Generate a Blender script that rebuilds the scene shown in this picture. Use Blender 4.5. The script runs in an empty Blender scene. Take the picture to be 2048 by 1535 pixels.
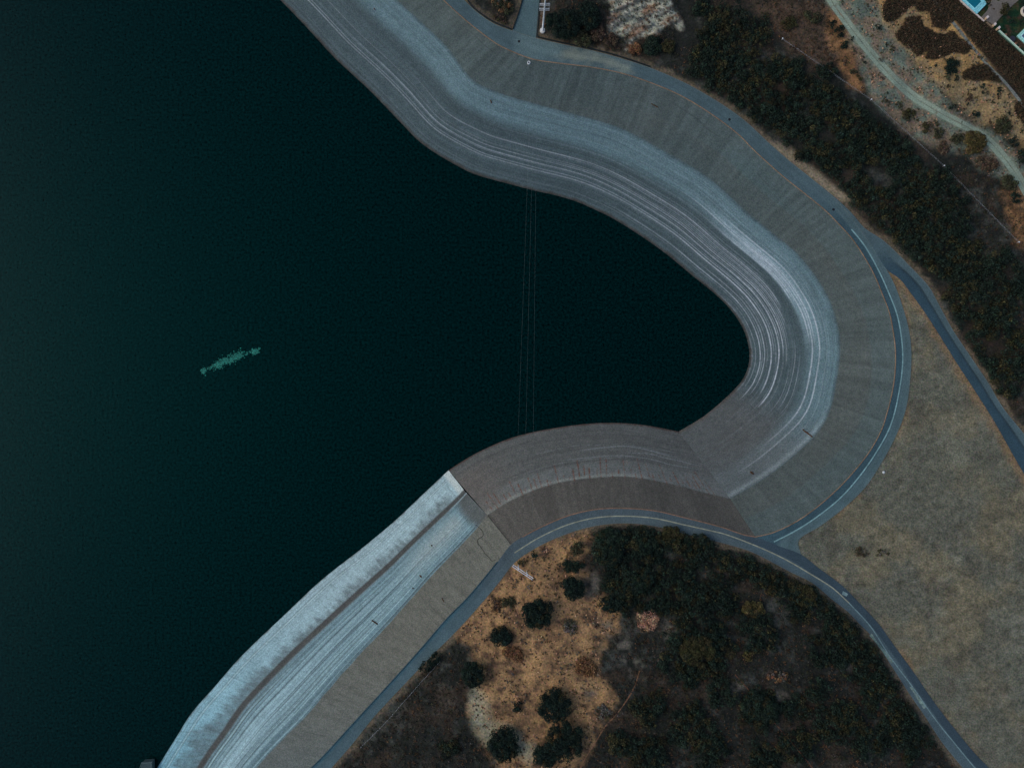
import bpy, math
import numpy as np

scene = bpy.context.scene
R = math.radians
rng = np.random.default_rng(7)

# ------------------------------------------------------------------ camera
H = 341.33                       # metres above the water
cam_d = bpy.data.cameras.new('Camera')
cam = bpy.data.objects.new('Camera', cam_d)
scene.collection.objects.link(cam)
cam.location = (0, 0, H)
cam.rotation_euler = (0, 0, 0)
cam_d.sensor_width = 36
cam_d.lens = 24
cam_d.clip_start = 1
cam_d.clip_end = 30000
scene.camera = cam

# ------------------------------------------------------------------ sky and sun
SUN_EL, SUN_AZ = R(38), R(-88)   # azimuth clockwise from +Y
world = bpy.data.worlds.new('World')
scene.world = world
world.use_nodes = True
wt = world.node_tree
sky = wt.nodes.new('ShaderNodeTexSky')
sky.sky_type = 'NISHITA'
sky.sun_disc = False
sky.sun_elevation = SUN_EL
sky.sun_rotation = SUN_AZ
sky.air_density = 1.0
sky.dust_density = 1.5
sky.ozone_density = 1.0
bg = wt.nodes['Background']
bg.inputs['Strength'].default_value = 0.122
wt.links.new(sky.outputs['Color'], bg.inputs['Color'])
sun_d = bpy.data.lights.new('Sun', 'SUN')
sun_d.energy = 0.74
sun_d.angle = R(42)
sun_d.color = (1.0, 0.97, 0.93)
sun = bpy.data.objects.new('Sun', sun_d)
scene.collection.objects.link(sun)
# lamp shines along its -Z
sun.rotation_euler = (R(90) - SUN_EL, 0, math.pi - SUN_AZ)
vs = scene.view_settings
vs.view_transform = 'Standard'
vs.look = 'None'
vs.exposure = 0.0
vs.gamma = 1.0

# ------------------------------------------------------------------ helpers
SC = 0.25                        # metres per photo pixel at the water level
CX, CY = 1024.0, 767.5
EW = np.array((0.45, 0.50, 0.60))  # light a white level surface sends back

def W(px, py, z):
    """photo pixel + height -> place in metres"""
    k = SC * (H - z) / H
    return (px - CX) * k, (CY - py) * k, z

def lin(c):
    c = np.asarray(c, float) / 255.0
    return np.where(c <= 0.04045, c / 12.92, ((c + 0.055) / 1.055) ** 2.4)

def C(r, g, b, k=1.0):
    """surface colour of something that reads (r,g,b) in this light"""
    return np.clip(lin((r, g, b)) / EW * k, 0, 0.92)

def smooth(a, b, x):
    t = np.clip((x - a) / (b - a), 0, 1)
    return t * t * (3 - 2 * t)

def _hash(ix, iy, seed):
    h = (ix.astype(np.int64) * 374761393 + iy.astype(np.int64) * 668265263 + seed * 1442695041) & 0xFFFFFFFF
    h = ((h ^ (h >> 13)) * 1274126177) & 0xFFFFFFFF
    h = (h ^ (h >> 16)) & 0xFFFFFF
    return h / float(0xFFFFFF)

def vnoise(x, y, seed=0):
    x = np.asarray(x, float); y = np.asarray(y, float)
    ix, iy = np.floor(x), np.floor(y)
    fx, fy = x - ix, y - iy
    fx = fx * fx * (3 - 2 * fx); fy = fy * fy * (3 - 2 * fy)
    a = _hash(ix, iy, seed); b = _hash(ix + 1, iy, seed)
    c = _hash(ix, iy + 1, seed); d = _hash(ix + 1, iy + 1, seed)
    return (a * (1 - fx) + b * fx) * (1 - fy) + (c * (1 - fx) + d * fx) * fy

def fbm(x, y, seed=0, octs=4):
    s, a, t = 0, 1.0, 0
    for o in range(octs):
        s = s + a * vnoise(x * 2 ** o, y * 2 ** o, seed + o * 17); t += a; a *= 0.55
    return s / t                  # 0..1, mean 0.5

def catmull(pts, per=24):
    p = np.asarray(pts, float)
    p = np.vstack([2 * p[0] - p[1], p, 2 * p[-1] - p[-2]])
    out = []
    for i in range(1, len(p) - 2):
        p0, p1, p2, p3 = p[i - 1], p[i], p[i + 1], p[i + 2]
        t0 = 0.0
        t1 = max(np.linalg.norm(p1 - p0), 1e-3) ** 0.5
        t2 = t1 + max(np.linalg.norm(p2 - p1), 1e-3) ** 0.5
        t3 = t2 + max(np.linalg.norm(p3 - p2), 1e-3) ** 0.5
        t = np.linspace(t1, t2, per, endpoint=False)[:, None]
        A1 = (t1 - t) / (t1 - t0) * p0 + (t - t0) / (t1 - t0) * p1
        A2 = (t2 - t) / (t2 - t1) * p1 + (t - t1) / (t2 - t1) * p2
        A3 = (t3 - t) / (t3 - t2) * p2 + (t - t2) / (t3 - t2) * p3
        B1 = (t2 - t) / (t2 - t0) * A1 + (t - t0) / (t2 - t0) * A2
        B2 = (t3 - t) / (t3 - t1) * A2 + (t - t1) / (t3 - t1) * A3
        out.append((t2 - t) / (t2 - t1) * B1 + (t - t1) / (t2 - t1) * B2)
    out.append(p[-2][None])
    return np.vstack(out)

def even(poly, n):
    d = np.r_[0, np.cumsum(np.linalg.norm(np.diff(poly, axis=0), axis=1))]
    t = np.linspace(0, d[-1], n)
    return np.c_[np.interp(t, d, poly[:, 0]), np.interp(t, d, poly[:, 1])]

def by_ties(pts, ties, counts):
    """resample a curve so that station counts between tie points are fixed"""
    d = catmull(pts)
    idx, last = [], 0
    for k, t in enumerate(ties):
        if k == 0: i = 0
        elif k == len(ties) - 1: i = len(d) - 1
        else:
            seg = d[last + 1:-1]
            i = last + 1 + int(np.argmin(((seg - np.asarray(t)) ** 2).sum(1)))
        idx.append(i); last = i
    L = np.r_[0, np.cumsum(np.linalg.norm(np.diff(d, axis=0), axis=1))]
    t = [np.linspace(L[idx[k]], L[idx[k + 1]], counts[k] + 1)[:-1] for k in range(len(ties) - 1)]
    t = np.concatenate(t + [[L[-1]]])
    n = min(48, len(t) // 3)                       # even out the speed across the ties
    ker = np.hanning(2 * n + 3)[1:-1]; ker /= ker.sum()
    pad = np.r_[2 * t[0] - t[n:0:-1], t, 2 * t[-1] - t[-2:-n - 2:-1]]
    t = np.convolve(pad, ker, 'valid')
    t[0], t[-1] = 0, L[-1]
    return np.c_[np.interp(t, L, d[:, 0]), np.interp(t, L, d[:, 1])]

def inside(x, y, poly):
    poly = np.asarray(poly, float)
    r = np.zeros(np.shape(x), bool)
    x1, y1 = poly[-1]
    for x2, y2 in poly:
        if y1 != y2:
            c = ((y2 > y) != (y1 > y)) & (x < (x1 - x2) * (y - y2) / (y1 - y2) + x2)
            r ^= c
        x1, y1 = x2, y2
    return r

def dist(x, y, line, closed=False):
    line = np.asarray(line, float)
    if closed: line = np.vstack([line, line[:1]])
    best = np.full(np.shape(x), 1e12)
    for (x1, y1), (x2, y2) in zip(line[:-1], line[1:]):
        dx, dy = x2 - x1, y2 - y1
        l2 = dx * dx + dy * dy + 1e-9
        t = np.clip(((x - x1) * dx + (y - y1) * dy) / l2, 0, 1)
        best = np.minimum(best, (x - x1 - t * dx) ** 2 + (y - y1 - t * dy) ** 2)
    return np.sqrt(best)

def zone(x, y, poly, feather=6.0, wob=14.0, seed=3, scale=22.0):
    """soft ragged mask of a patch"""
    sd = dist(x, y, poly, True) * np.where(inside(x, y, poly), 1, -1)
    n = (fbm(x / scale, y / scale, seed, 4) - 0.5) * 2 * wob
    return smooth(-feather, feather, sd + n)

def mix(a, b, t):
    t = np.asarray(t)[..., None]
    return a * (1 - t) + b * t

# ------------------------------------------------------------------ mesh helpers
def link(o, parent=None):
    scene.collection.objects.link(o)
    if parent is not None: o.parent = parent
    return o

def make_mesh(name, verts, faces, mat, parent=None, col=None, smooth_shade=False):
    verts = np.asarray(verts, np.float32)
    me = bpy.data.meshes.new(name)
    if isinstance(faces, np.ndarray):
        n, k = faces.shape
        me.vertices.add(len(verts)); me.vertices.foreach_set('co', verts.ravel())
        me.loops.add(n * k); me.loops.foreach_set('vertex_index', faces.astype(np.int32).ravel())
        me.polygons.add(n); me.polygons.foreach_set('loop_start', (np.arange(n) * k).astype(np.int32))
    else:
        me.from_pydata([tuple(map(float, v)) for v in verts], [], faces)
    if col is not None:
        a = me.color_attributes.new('Col', 'FLOAT_COLOR', 'POINT')
        c = np.ones((len(verts), 4), np.float32); c[:, :3] = np.asarray(col).reshape(-1, 3)
        a.data.foreach_set('color', c.ravel())
    me.update(calc_edges=True); me.validate()
    if smooth_shade: me.polygons.foreach_set('use_smooth', np.ones(len(me.polygons), bool))
    me.materials.append(mat)
    o = bpy.data.objects.new(name, me)
    return link(o, parent)

def grid_faces(nv, nu):
    i = np.arange(nv * nu).reshape(nv, nu)
    return np.stack([i[:-1, :-1], i[1:, :-1], i[1:, 1:], i[:-1, 1:]], -1).reshape(-1, 4)

def grid_mesh(name, P, mat, col, parent=None, flip=False, smooth_shade=True):
    nv, nu = P.shape[:2]
    f = grid_faces(nv, nu)
    # make faces look up
    a = P[nv // 2, nu // 2]
    n = np.cross(P[nv // 2 + (1 if nv // 2 + 1 < nv else -1), nu // 2] - a, P[nv // 2, nu // 2 + (1 if nu // 2 + 1 < nu else -1)] - a)
    sgn = (1 if nv // 2 + 1 < nv else -1) * (1 if nu // 2 + 1 < nu else -1)
    if n[2] * sgn < 0: f = f[:, ::-1]
    return make_mesh(name, P.reshape(-1, 3), f.copy(), mat, parent, col.reshape(-1, 3), smooth_shade)

class MB:
    """collects boxes, tubes and discs into one mesh"""
    def __init__(s): s.v, s.f = [], []
    def add(s, v, f):
        o = len(s.v); s.v += [tuple(map(float, p)) for p in v]; s.f += [tuple(i + o for i in q) for q in f]; return s
    def box(s, c, size, rz=0, ax=None):
        hx, hy, hz = [q / 2 for q in size]
        ca, sa = math.cos(rz), math.sin(rz)
        v = []
        for z in (-hz, hz):
            for x, y in ((-hx, -hy), (hx, -hy), (hx, hy), (-hx, hy)):
                v.append((c[0] + x * ca - y * sa, c[1] + x * sa + y * ca, c[2] + z))
        return s.add(v, [(3, 2, 1, 0), (4, 5, 6, 7), (0, 1, 5, 4), (1, 2, 6, 5), (2, 3, 7, 6), (3, 0, 4, 7)])
    def tube(s, pts, rad, n=8, cap=True):
        pts = [np.asarray(p, float) for p in pts]
        rad = [rad] * len(pts) if np.isscalar(rad) else rad
        rings = []
        for i, p in enumerate(pts):
            t = pts[min(i + 1, len(pts) - 1)] - pts[max(i - 1, 0)]
            t /= np.linalg.norm(t) + 1e-9
            u = np.cross(t, (0, 0, 1) if abs(t[2]) < 0.9 else (1, 0, 0)); u /= np.linalg.norm(u)
            w = np.cross(t, u)
            rings.append([p + rad[i] * (math.cos(a) * u + math.sin(a) * w) for a in np.arange(n) * 2 * math.pi / n])
        v = [q for r in rings for q in r]
        f = []
        for i in range(len(pts) - 1):
            for k in range(n):
                a, b = i * n + k, i * n + (k + 1) % n
                f.append((a, b, b + n, a + n))
        if cap: f += [tuple(range(n))[::-1], tuple(range((len(pts) - 1) * n, len(pts) * n))]
        return s.add(v, f)
    def lathe(s, c, prof, n=20):
        v = [(c[0] + r * math.cos(a), c[1] + r * math.sin(a), c[2] + z) for r, z in prof for a in np.arange(n) * 2 * math.pi / n]
        f = []
        for i in range(len(prof) - 1):
            for k in range(n):
                a, b = i * n + k, i * n + (k + 1) % n
                f.append((a, b, b + n, a + n))
        f += [tuple(range(n))[::-1], tuple(range((len(prof) - 1) * n, len(prof) * n))]
        return s.add(v, f)
    def build(s, name, mat, parent=None, sm=False):
        return make_mesh(name, s.v, s.f, mat, parent, None, sm)

def thing(name, label, cat, loc=(0, 0, 0), group=None):
    o = bpy.data.objects.new(name, None); link(o)
    o.location = loc
    o.empty_display_size = 0.5
    return tag(o, label, cat, group)

def tag(o, label=None, cat=None, group=None, kind=None):
    if label: o['label'] = label
    if cat: o['category'] = cat
    if group: o['group'] = group
    if kind: o['kind'] = kind
    return o

# ------------------------------------------------------------------ materials
def nodes(name):
    m = bpy.data.materials.new(name); m.use_nodes = True
    return m, m.node_tree, m.node_tree.nodes['Principled BSDF']

def grain(nt, scale, lo, hi, detail=3.0, rough=0.6):
    n = nt.nodes.new('ShaderNodeTexNoise'); n.inputs['Scale'].default_value = scale
    n.inputs['Detail'].default_value = detail; n.inputs['Roughness'].default_value = rough
    g = nt.nodes.new('ShaderNodeNewGeometry'); nt.links.new(g.outputs['Position'], n.inputs['Vector'])
    m = nt.nodes.new('ShaderNodeMapRange')
    m.inputs['From Min'].default_value = 0.3; m.inputs['From Max'].default_value = 0.7
    m.inputs['To Min'].default_value = lo; m.inputs['To Max'].default_value = hi
    nt.links.new(n.outputs['Fac'], m.inputs['Value'])
    return n, m

def mat_attr(name, rough=0.9, spec=0.2, g1=(1.1, 0.8, 1.2), g2=None, hue=0.0, bump=0.0, bscale=2.0):
    """surface whose colour comes from the mesh, broken up by fine noise"""
    m, nt, b = nodes(name)
    at = nt.nodes.new('ShaderNodeAttribute'); at.attribute_name = 'Col'
    cur = at.outputs['Color']
    for g in (g1, g2):
        if not g: continue
        n, mr = grain(nt, g[0], g[1], g[2])
        vm = nt.nodes.new('ShaderNodeVectorMath'); vm.operation = 'SCALE'
        nt.links.new(cur, vm.inputs[0]); nt.links.new(mr.outputs['Result'], vm.inputs['Scale'])
        cur = vm.outputs['Vector']
        if hue and g is g1:        # small colour speckle
            vm2 = nt.nodes.new('ShaderNodeMix'); vm2.data_type = 'RGBA'; vm2.blend_type = 'SOFT_LIGHT'
            vm2.inputs['Factor'].default_value = hue
            nt.links.new(cur, vm2.inputs[6]); nt.links.new(n.outputs['Color'], vm2.inputs[7])
            cur = vm2.outputs[2]
    nt.links.new(cur, b.inputs['Base Color'])
    b.inputs['Roughness'].default_value = rough
    b.inputs['Specular IOR Level'].default_value = spec
    if bump:
        n, mr = grain(nt, bscale, 0, 1, 4)
        bp = nt.nodes.new('ShaderNodeBump'); bp.inputs['Strength'].default_value = 1.0
        bp.inputs['Distance'].default_value = bump
        nt.links.new(n.outputs['Fac'], bp.inputs['Height']); nt.links.new(bp.outputs['Normal'], b.inputs['Normal'])
    return m

def mat_plain(name, col, rough=0.7, spec=0.3, metal=0.0, var=0.15, scale=3.0):
    m, nt, b = nodes(name)
    n, mr = grain(nt, scale, 1 - var, 1 + var)
    rgb = nt.nodes.new('ShaderNodeRGB'); rgb.outputs[0].default_value = (*[float(c) for c in col], 1)
    vm = nt.nodes.new('ShaderNodeVectorMath'); vm.operation = 'SCALE'
    nt.links.new(rgb.outputs[0], vm.inputs[0]); nt.links.new(mr.outputs['Result'], vm.inputs['Scale'])
    nt.links.new(vm.outputs['Vector'], b.inputs['Base Color'])
    b.inputs['Roughness'].default_value = rough; b.inputs['Specular IOR Level'].default_value = spec
    b.inputs['Metallic'].default_value = metal
    return m

M_CONC = mat_attr('concrete', 0.85, 0.25, (1.9, 0.66, 1.34), (0.12, 0.94, 1.06), hue=0.35, bump=0.03, bscale=1.5)
M_ROAD = mat_attr('asphalt', 0.9, 0.2, (1.9, 0.70, 1.30), (0.10, 0.90, 1.10), hue=0.2, bump=0.02)
M_GRND = mat_attr('earth', 0.95, 0.1, (1.3, 0.60, 1.42), (0.28, 0.80, 1.20), hue=0.45, bump=0.25, bscale=0.9)
M_LEAF = mat_attr('leaves', 0.8, 0.15, (0.9, 0.75, 1.25))
M_LINE = mat_attr('road_paint', 0.8, 0.2, (0.9, 0.65, 1.25))
M_BARK = mat_plain('bark', (0.06, 0.045, 0.035), 0.9)
M_STEEL = mat_plain('galvanised_steel', (0.78, 0.80, 0.82), 0.6, 0.4)
M_WHITE = mat_plain('white_paint', (0.80, 0.80, 0.78), 0.6)
M_DARK = mat_plain('dark_metal', (0.02, 0.022, 0.025), 0.6)
M_WALLD = mat_plain('dark_block', C(20, 28, 32), 0.9)  # very dark even colour for the low walls along the road
M_CERAM = mat_plain('glazed_insulator', (0.10, 0.07, 0.06), 0.3)

# ------------------------------------------------------------------ traced outlines (photo pixels)
# waterline, high water mark and crest of the outer bank
WAT = [(170,-390),(420,-140),(560,0),(614,56),(667,114),(700,145),(738,180),(799,243),(843,287),(902,325),(945,347),(984,359),
       (1072,382),(1112,391),(1152,403),(1214,431),(1246,449),(1322,500),(1381,548),(1440,597),(1469,629),(1489,664),(1498,699),
       (1497,729),(1485,758),(1463,784),(1410,830),(1357.5,862.5)]
MID = [(287,-506),(537,-256),(793,0),(845,47),(896,97),(923,135),(950,164),(1000,187),(1077,210),(1155,231),(1243,258),(1331,305),(1419,357.6),
       (1495,426),(1545,467),(1594,508),(1630,552),(1659,602),(1673.7,649),(1679.5,693),(1673.7,751.7),(1659,820),(1638.5,858.6),
       (1594.6,902.6),(1536,949.5),(1460,996)]
CRE = [(334,-553),(584,-303),(887,0),(925,35),(950,55.7),(994,88),(1023,102.6),(1067,118.7),(1126,127.5),(1184.5,134.8),(1243,146.5),
       (1301.7,165.6),(1360,190.5),(1419,225.7),(1477.6,269.6),(1506.6,299),(1565,351.7),(1624,398.6),(1653,423),(1676.6,447),
       (1703,476),(1723.5,505.5),(1747,546.5),(1764.5,587.6),(1779,625.7),(1786.5,664),(1791,702),(1789.5,751.7),(1782,795.7),
       (1773,829),(1764.6,855.7),(1741,899.7),(1711.8,937.8),(1676.6,976),(1629.7,1017),(1588.7,1044.7),(1544.7,1065),(1511,1073)]
WT = [(170,-390),(420,-140),(843,287),(1072,382),(1322,500),(1440,597),(1489,664),(1498,705),(1485,758),(1463,784),(1410,830),(0,0)]
MT = [(0,0),(537,-256),(950,164),(1105,218),(1419,357.6),(1545,467),(1630,552),(1679.5,693),(1662,812),(1612,886),(1520,960),(0,0)]
KT = [(0,0),(584,-303),(1020,101),(1126,127.5),(1477.6,269.6),(1624,398.6),(1723.5,505.5),(1791,702),(1766,851),(1712,938),(1588.7,1044.7),(0,0)]
# middle slab of the bank
WAT2 = [(1357.5,862.5),(1320,855),(1281,848.5),(1222,845),(1164,848),(1076,861.5),(1017,877),(958.6,902.6),(929,919),(897,940)]
MID2 = [(1460,996),(1457,995),(1410,984),(1369,973),(1310,960),(1252,952),(1193,954),(1134,961),(1076,976),(1017,1002),(974,1029)]
CRE2 = [(1511,1073),(1489,1069),(1448,1055),(1427,1049),(1369,1034.5),(1310,1021),(1252,1016),(1193,1018),(1134.5,1031.5),(1076,1056.5),(1045,1073),(1022,1088.5)]
W2T = [(0,0),(1222,845),(1017,877),(0,0)]
M2T = [(0,0),(1222,952),(1058,984),(0,0)]
K2T = [(0,0),(1222,1016.5),(1085,1052),(0,0)]
# pale slab to the lower left
WAT3 = [(897,940),(850,984),(793,1038),(734,1087.6),(641,1161),(573,1225),(480,1314),(432,1369),(383,1425),(352,1474),(314,1535),(250,1640),(180,1760),(60,1990)]
CRS3 = [(930,982),(919,994),(870,1041),(822,1087),(778,1131),(705,1196),(646.5,1249),(572,1320),(488.6,1408),(450,1463),(412,1516),(345,1640),(270,1770),(150,2000)]
MID3 = [(974,1029),(951,1058),(910,1102),(869,1143),(828,1190),(778,1246),(686,1345),(611.7,1431),(512,1535),(435,1640),(350,1780),(230,2010)]
CRE3 = [(1022,1088.5),(995,1123),(969,1155),(934,1196),(896,1234),(839,1300),(767,1380),(698,1455),(660,1497),(560,1607),(470,1790),(340,2020)]
W3T = [(0,0),(734,1088),(573,1225),(432,1369),(318,1528),(0,0)]
C3T = [(0,0),(778,1131),(627,1267),(500,1395),(400,1532),(0,0)]
M3T = [(0,0),(828,1190),(688,1340),(575,1470),(480,1575),(0,0)]
K3T = [(0,0),(885,1246),(770,1379),(670,1489.5),(590,1595),(0,0)]
# outer edges of the roads
N_OUT = [(392,-543),(640,-300),(928,0),(960,29),(989.6,48),(1025,61.5),(1072,76),(1128,89),(1184.5,101),(1243,117),(1301.7,136),(1360,161),(1389.6,176),(1448,211),(1492,243),(1536,284),(1580,322.4),(1624,357.6)]
A_OUT = [(1624,357.6),(1660,389),(1695,424),(1738,482),(1773,538),(1791,573),(1808.5,622.7),(1818.8,663.8),(1823,707.7),(1820,766),(1811.5,820),(1794,867),(1764.6,923),(1729,976),(1682.5,1020),(1640,1052),(1597.5,1081),(1602,1108)]
B_OUT = [(1624,357.6),(1668,393),(1703,425.5),(1729,455.7),(1764.5,479),(1799.7,511),(1817,529),(1858,573),(1876,605),(1905,658),(1946,719.5),(1975.6,763.5),(2005,813),(2048,867),(2110,950),(2300,1230),(2520,1560)]
B_INN = [(1773,538),(1799.7,558),(1823,587.6),(1858,637),(1887.7,684),(1917,731),(1946,775),(1987,839.6),(2048,946.5),(2110,1040),(2290,1320),(2500,1640)]
D_INN = [(1511,1073),(1560,1092),(1602,1108),(1635.6,1134),(1682.5,1169),(1720.6,1207),(1758.7,1248.5),(1782,1281),(1829,1346),(1867,1401.5),(1905,1451),(1946,1501),(1978.5,1535),(2060,1610),(2200,1720)]
D_OUT = [(1500,1102),(1536,1119.5),(1580,1143),(1624,1165),(1665,1199),(1697,1224),(1717.7,1245.5),(1744,1272.6),(1785,1334),(1817,1384),(1849.5,1431),(1882,1480.7),(1917,1524.6),(1995,1620),(2130,1750)]
S_OUT = [(1500,1102),(1427.5,1081),(1369,1067),(1310,1052),(1252,1046),(1187,1052),(1134.5,1067),(1076,1093),(1029,1125),(998,1164),(969,1199),(919,1255),(863,1311),(813,1363),(779,1399),(746,1435),(703,1489),(669,1528),(590,1620),(510,1790),(385,2030)]

Z_TOP, Z_MID, Z_CRS = 18.0, 11.5, 5.0
crest = np.vstack([catmull(CRE), catmull(CRE2)[1:], catmull(CRE3)[1:]])
far_a = crest[0] + (crest[0] - crest[12]) / np.linalg.norm(crest[0] - crest[12]) * 60000
far_b = crest[-1] + (crest[-1] - crest[-12]) / np.linalg.norm(crest[-1] - crest[-12]) * 60000
crest_x = np.vstack([far_a, crest, far_b])
LAND = np.vstack([crest_x, [(90000, 90000), (90000, -90000)]])

# ------------------------------------------------------------------ road surface strips
def lerp_curves(a, b, nu):
    t = np.linspace(0, 1, nu)[None, :, None]
    return a[:, None, :] * (1 - t) + b[:, None, :] * t

def plan(P, z):
    X, Y, _ = W(P[..., 0], P[..., 1], z)
    return np.stack([X, Y, np.broadcast_to(z, X.shape)], -1)

NU_R = 17
na, nb, nc = 220, 130, 260
cr_a = catmull(CRE)
n_out = catmull(N_OUT); a_out = catmull(A_OUT)
kA = by_ties(CRE, [(0,0),(584,-303),(1023,102.6),(1243,146),(1477.6,269.6),(1591,373),(1700,473),(1764.5,587.6),(1791,702),(1764.6,855.7),(1629.7,1017),(0,0)],
             [12, 60, 40, 40, 26, 26, 26, 22, 30, 40, 24])
oA = by_ties(N_OUT + A_OUT[1:], [(0,0),(640,-300),(1050,70),(1262,122),(1500,250),(1624,357.6),(1738,482),(1800,597),(1823,707.7),(1794,867),(1672,1030),(0,0)],
             [12, 60, 40, 40, 26, 26, 26, 22, 30, 40, 24])
rdA = lerp_curves(kA, oA, NU_R)
bI = by_ties([(1624,357.6),(1660,389),(1695,424),(1738,482),(1773,538)] + B_INN[1:], [(0,0),(1773,538),(1946,775),(0,0)], [30, 60, 120])
bO = by_ties(B_OUT, [(0,0),(1810,522),(1990,790),(0,0)], [30, 60, 120])
rdB = lerp_curves(bI, bO, 13)
inn = [p for p in D_INN[::-1]] + CRE2[1:] + CRE3[1:]
out = [p for p in D_OUT[::-1]] + S_OUT[1:]
cI = by_ties(inn, [(0,0),(1905,1451),(1720.6,1207),(1602,1108),(1511,1073),(1369,1034.5),(1252,1016),(1134.5,1031.5),(1022,1088.5),(934,1196),(802,1343),(670,1489.5),(0,0)],
             [60, 50, 24, 16, 24, 20, 20, 24, 24, 34, 34, 60])
cO = by_ties(out, [(0,0),(1836,1411),(1682,1212),(1560,1132),(1495,1101),(1369,1067),(1252,1046),(1140,1065),(1035,1119),(965,1204),(834,1343),(703,1487),(0,0)],
             [60, 50, 24, 16, 24, 20, 20, 24, 24, 34, 34, 60])
rdC = lerp_curves(cI, cO, NU_R)
ACC_L = np.array([(1025,61.5),(1032,41),(1039,20),(1045,0),(1056,-40),(1070,-110),(1080,-220),(1085,-400)], float)
ACC_R = np.array([(1072,76),(1074,52),(1076,28),(1079,0),(1086,-40),(1098,-110),(1110,-220),(1117,-400)], float)
acL, acR = even(catmull(ACC_L), 60), even(catmull(ACC_R), 60)
rdX = lerp_curves(acL, acR, 9)

def ring(S):
    return np.vstack([S[:, 0], S[::-1, -1]])
ROADS = [ring(S)[::2] for S in (rdA, rdB, rdC, rdX)]

def road_dist(x, y):
    d = np.full(np.shape(x), 1e9)
    for r in ROADS:
        d = np.minimum(d, np.where(inside(x, y, r), 0, dist(x, y, r, True)))
    return d

GRASS = np.vstack([catmull(A_OUT[4:])[::6], catmull(D_INN[2:])[::6], [(2200,1720),(2600,1720)], catmull(B_INN)[::-6]])
SCAR = [(1219,14),(1240,-30),(1335,-40),(1347,12),(1359,36),(1362,56),(1338,52),(1322,66),(1300,76),(1272,78),(1262,104),(1252,100),(1256,72),(1230,62),(1214,70),(1219,44)]

def zfun(x, y, d=None):
    x = np.asarray(x, float); y = np.asarray(y, float)
    if d is None: d = road_dist(x, y)
    g = inside(x, y, GRASS)
    south = (y > 1040) & ~g
    rise = np.where(south, 8.5 * (1 - np.exp(-d / 170)), 6.5 * (1 - np.exp(-d / 260)))
    rise = np.where(g, -0.8 * (1 - np.exp(-d / 120)), rise)
    k = np.clip(d / 60, 0, 1)
    rise = rise + k * ((fbm(x / 70, y / 70, 21, 3) - 0.5) * np.where(g, 1.2, 3.5))
    sc = zone(x, y, SCAR, 10, 10, 5)
    rise = rise + sc * np.clip(d / 40, 0, 1) * (np.abs(fbm((x * .9 - y * .43) / 50, (x * .43 + y * .9) / 9, 31, 4) - 0.5) * 6.0)
    return Z_TOP - 0.16 + rise

# ------------------------------------------------------------------ ground
def axis(lo, hi, step):
    c = np.arange(lo, hi + 0.1, step)
    g = step * 1.35 ** np.arange(1, 40); g = np.cumsum(g); g = g[g < 60000]
    return np.r_[(lo - g)[::-1], c, hi + g]
gx, gy = axis(-40, 2100, 4), axis(-60, 1600, 4)
GX, GY = np.meshgrid(gx, gy)
land = inside(GX, GY, LAND)
near = (GX > -900) & (GX < 3000) & (GY > -900) & (GY < 2500)
keep = land | (dist(GX, GY, crest_x[1:-1:3]) < 40)
D = np.full(GX.shape, 2000.0)
sel = keep & near
D[sel] = road_dist(GX[sel], GY[sel])
GZ = np.full(GX.shape, -8.0)
GZ[keep] = zfun(GX[keep], GY[keep], D[keep])
GZ[~land] = -8.0

TAN_S = [(1050,1100),(1100,1078),(1150,1064),(1180,1062),(1170,1090),(1160,1120),(1172,1190),(1205,1190),(1240,1225),(1238,1262),(1195,1300),(1205,1360),(1232,1400),
         (1205,1452),(1165,1520),(1120,1560),(1000,1560),(985,1500),(955,1462),(936,1420),(940,1390),(950,1350),(935,1300),(915,1262),(960,1200),(1000,1160)]
PALE_S = [(936,1400),(950,1370),(972,1400),(980,1440),(1030,1460),(1070,1490),(1060,1530),(1010,1480),(970,1490),(950,1450)]
TAN_N = [(1735,0),(1760,-40),(1900,-40),(1990,150),(2048,225),(2080,300),(2060,300),(1990,250),(1950,245),(1900,190),(1850,150),(1800,100),(1760,50)]
GREY_N = [(1640,-20),(1745,-20),(1775,60),(1830,130),(1880,180),(1930,240),(2000,270),(2060,340),(2060,420),(2000,360),(1930,310),(1850,290),(1790,250),(1740,195),(1720,150),(1700,100),(1670,40)]
ORG_N = [(1650,20),(1680,25),(1690,60),(1705,100),(1715,140),(1728,178),(1700,170),(1680,130),(1660,95),(1655,60)]
ORG_N2 = [(2000,385),(2048,360),(2090,420),(2080,500),(2035,490),(2015,440)]
BRN_N = [(1500,0),(1640,0),(1670,60),(1690,130),(1640,150),(1580,100),(1540,50)]
DIRT_N = [(1540,285),(1580,300),(1640,345),(1690,385),(1700,400),(1660,390),(1600,340),(1545,300)]
STRIP = [(1870,0),(1905,0),(2070,125),(2070,230),(2010,160),(1940,75)]
GARDEN = [(1905,-14),(1966,42),(1984,56),(2048,112),(2400,430),(2400,-300),(1800,-120)]

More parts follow.
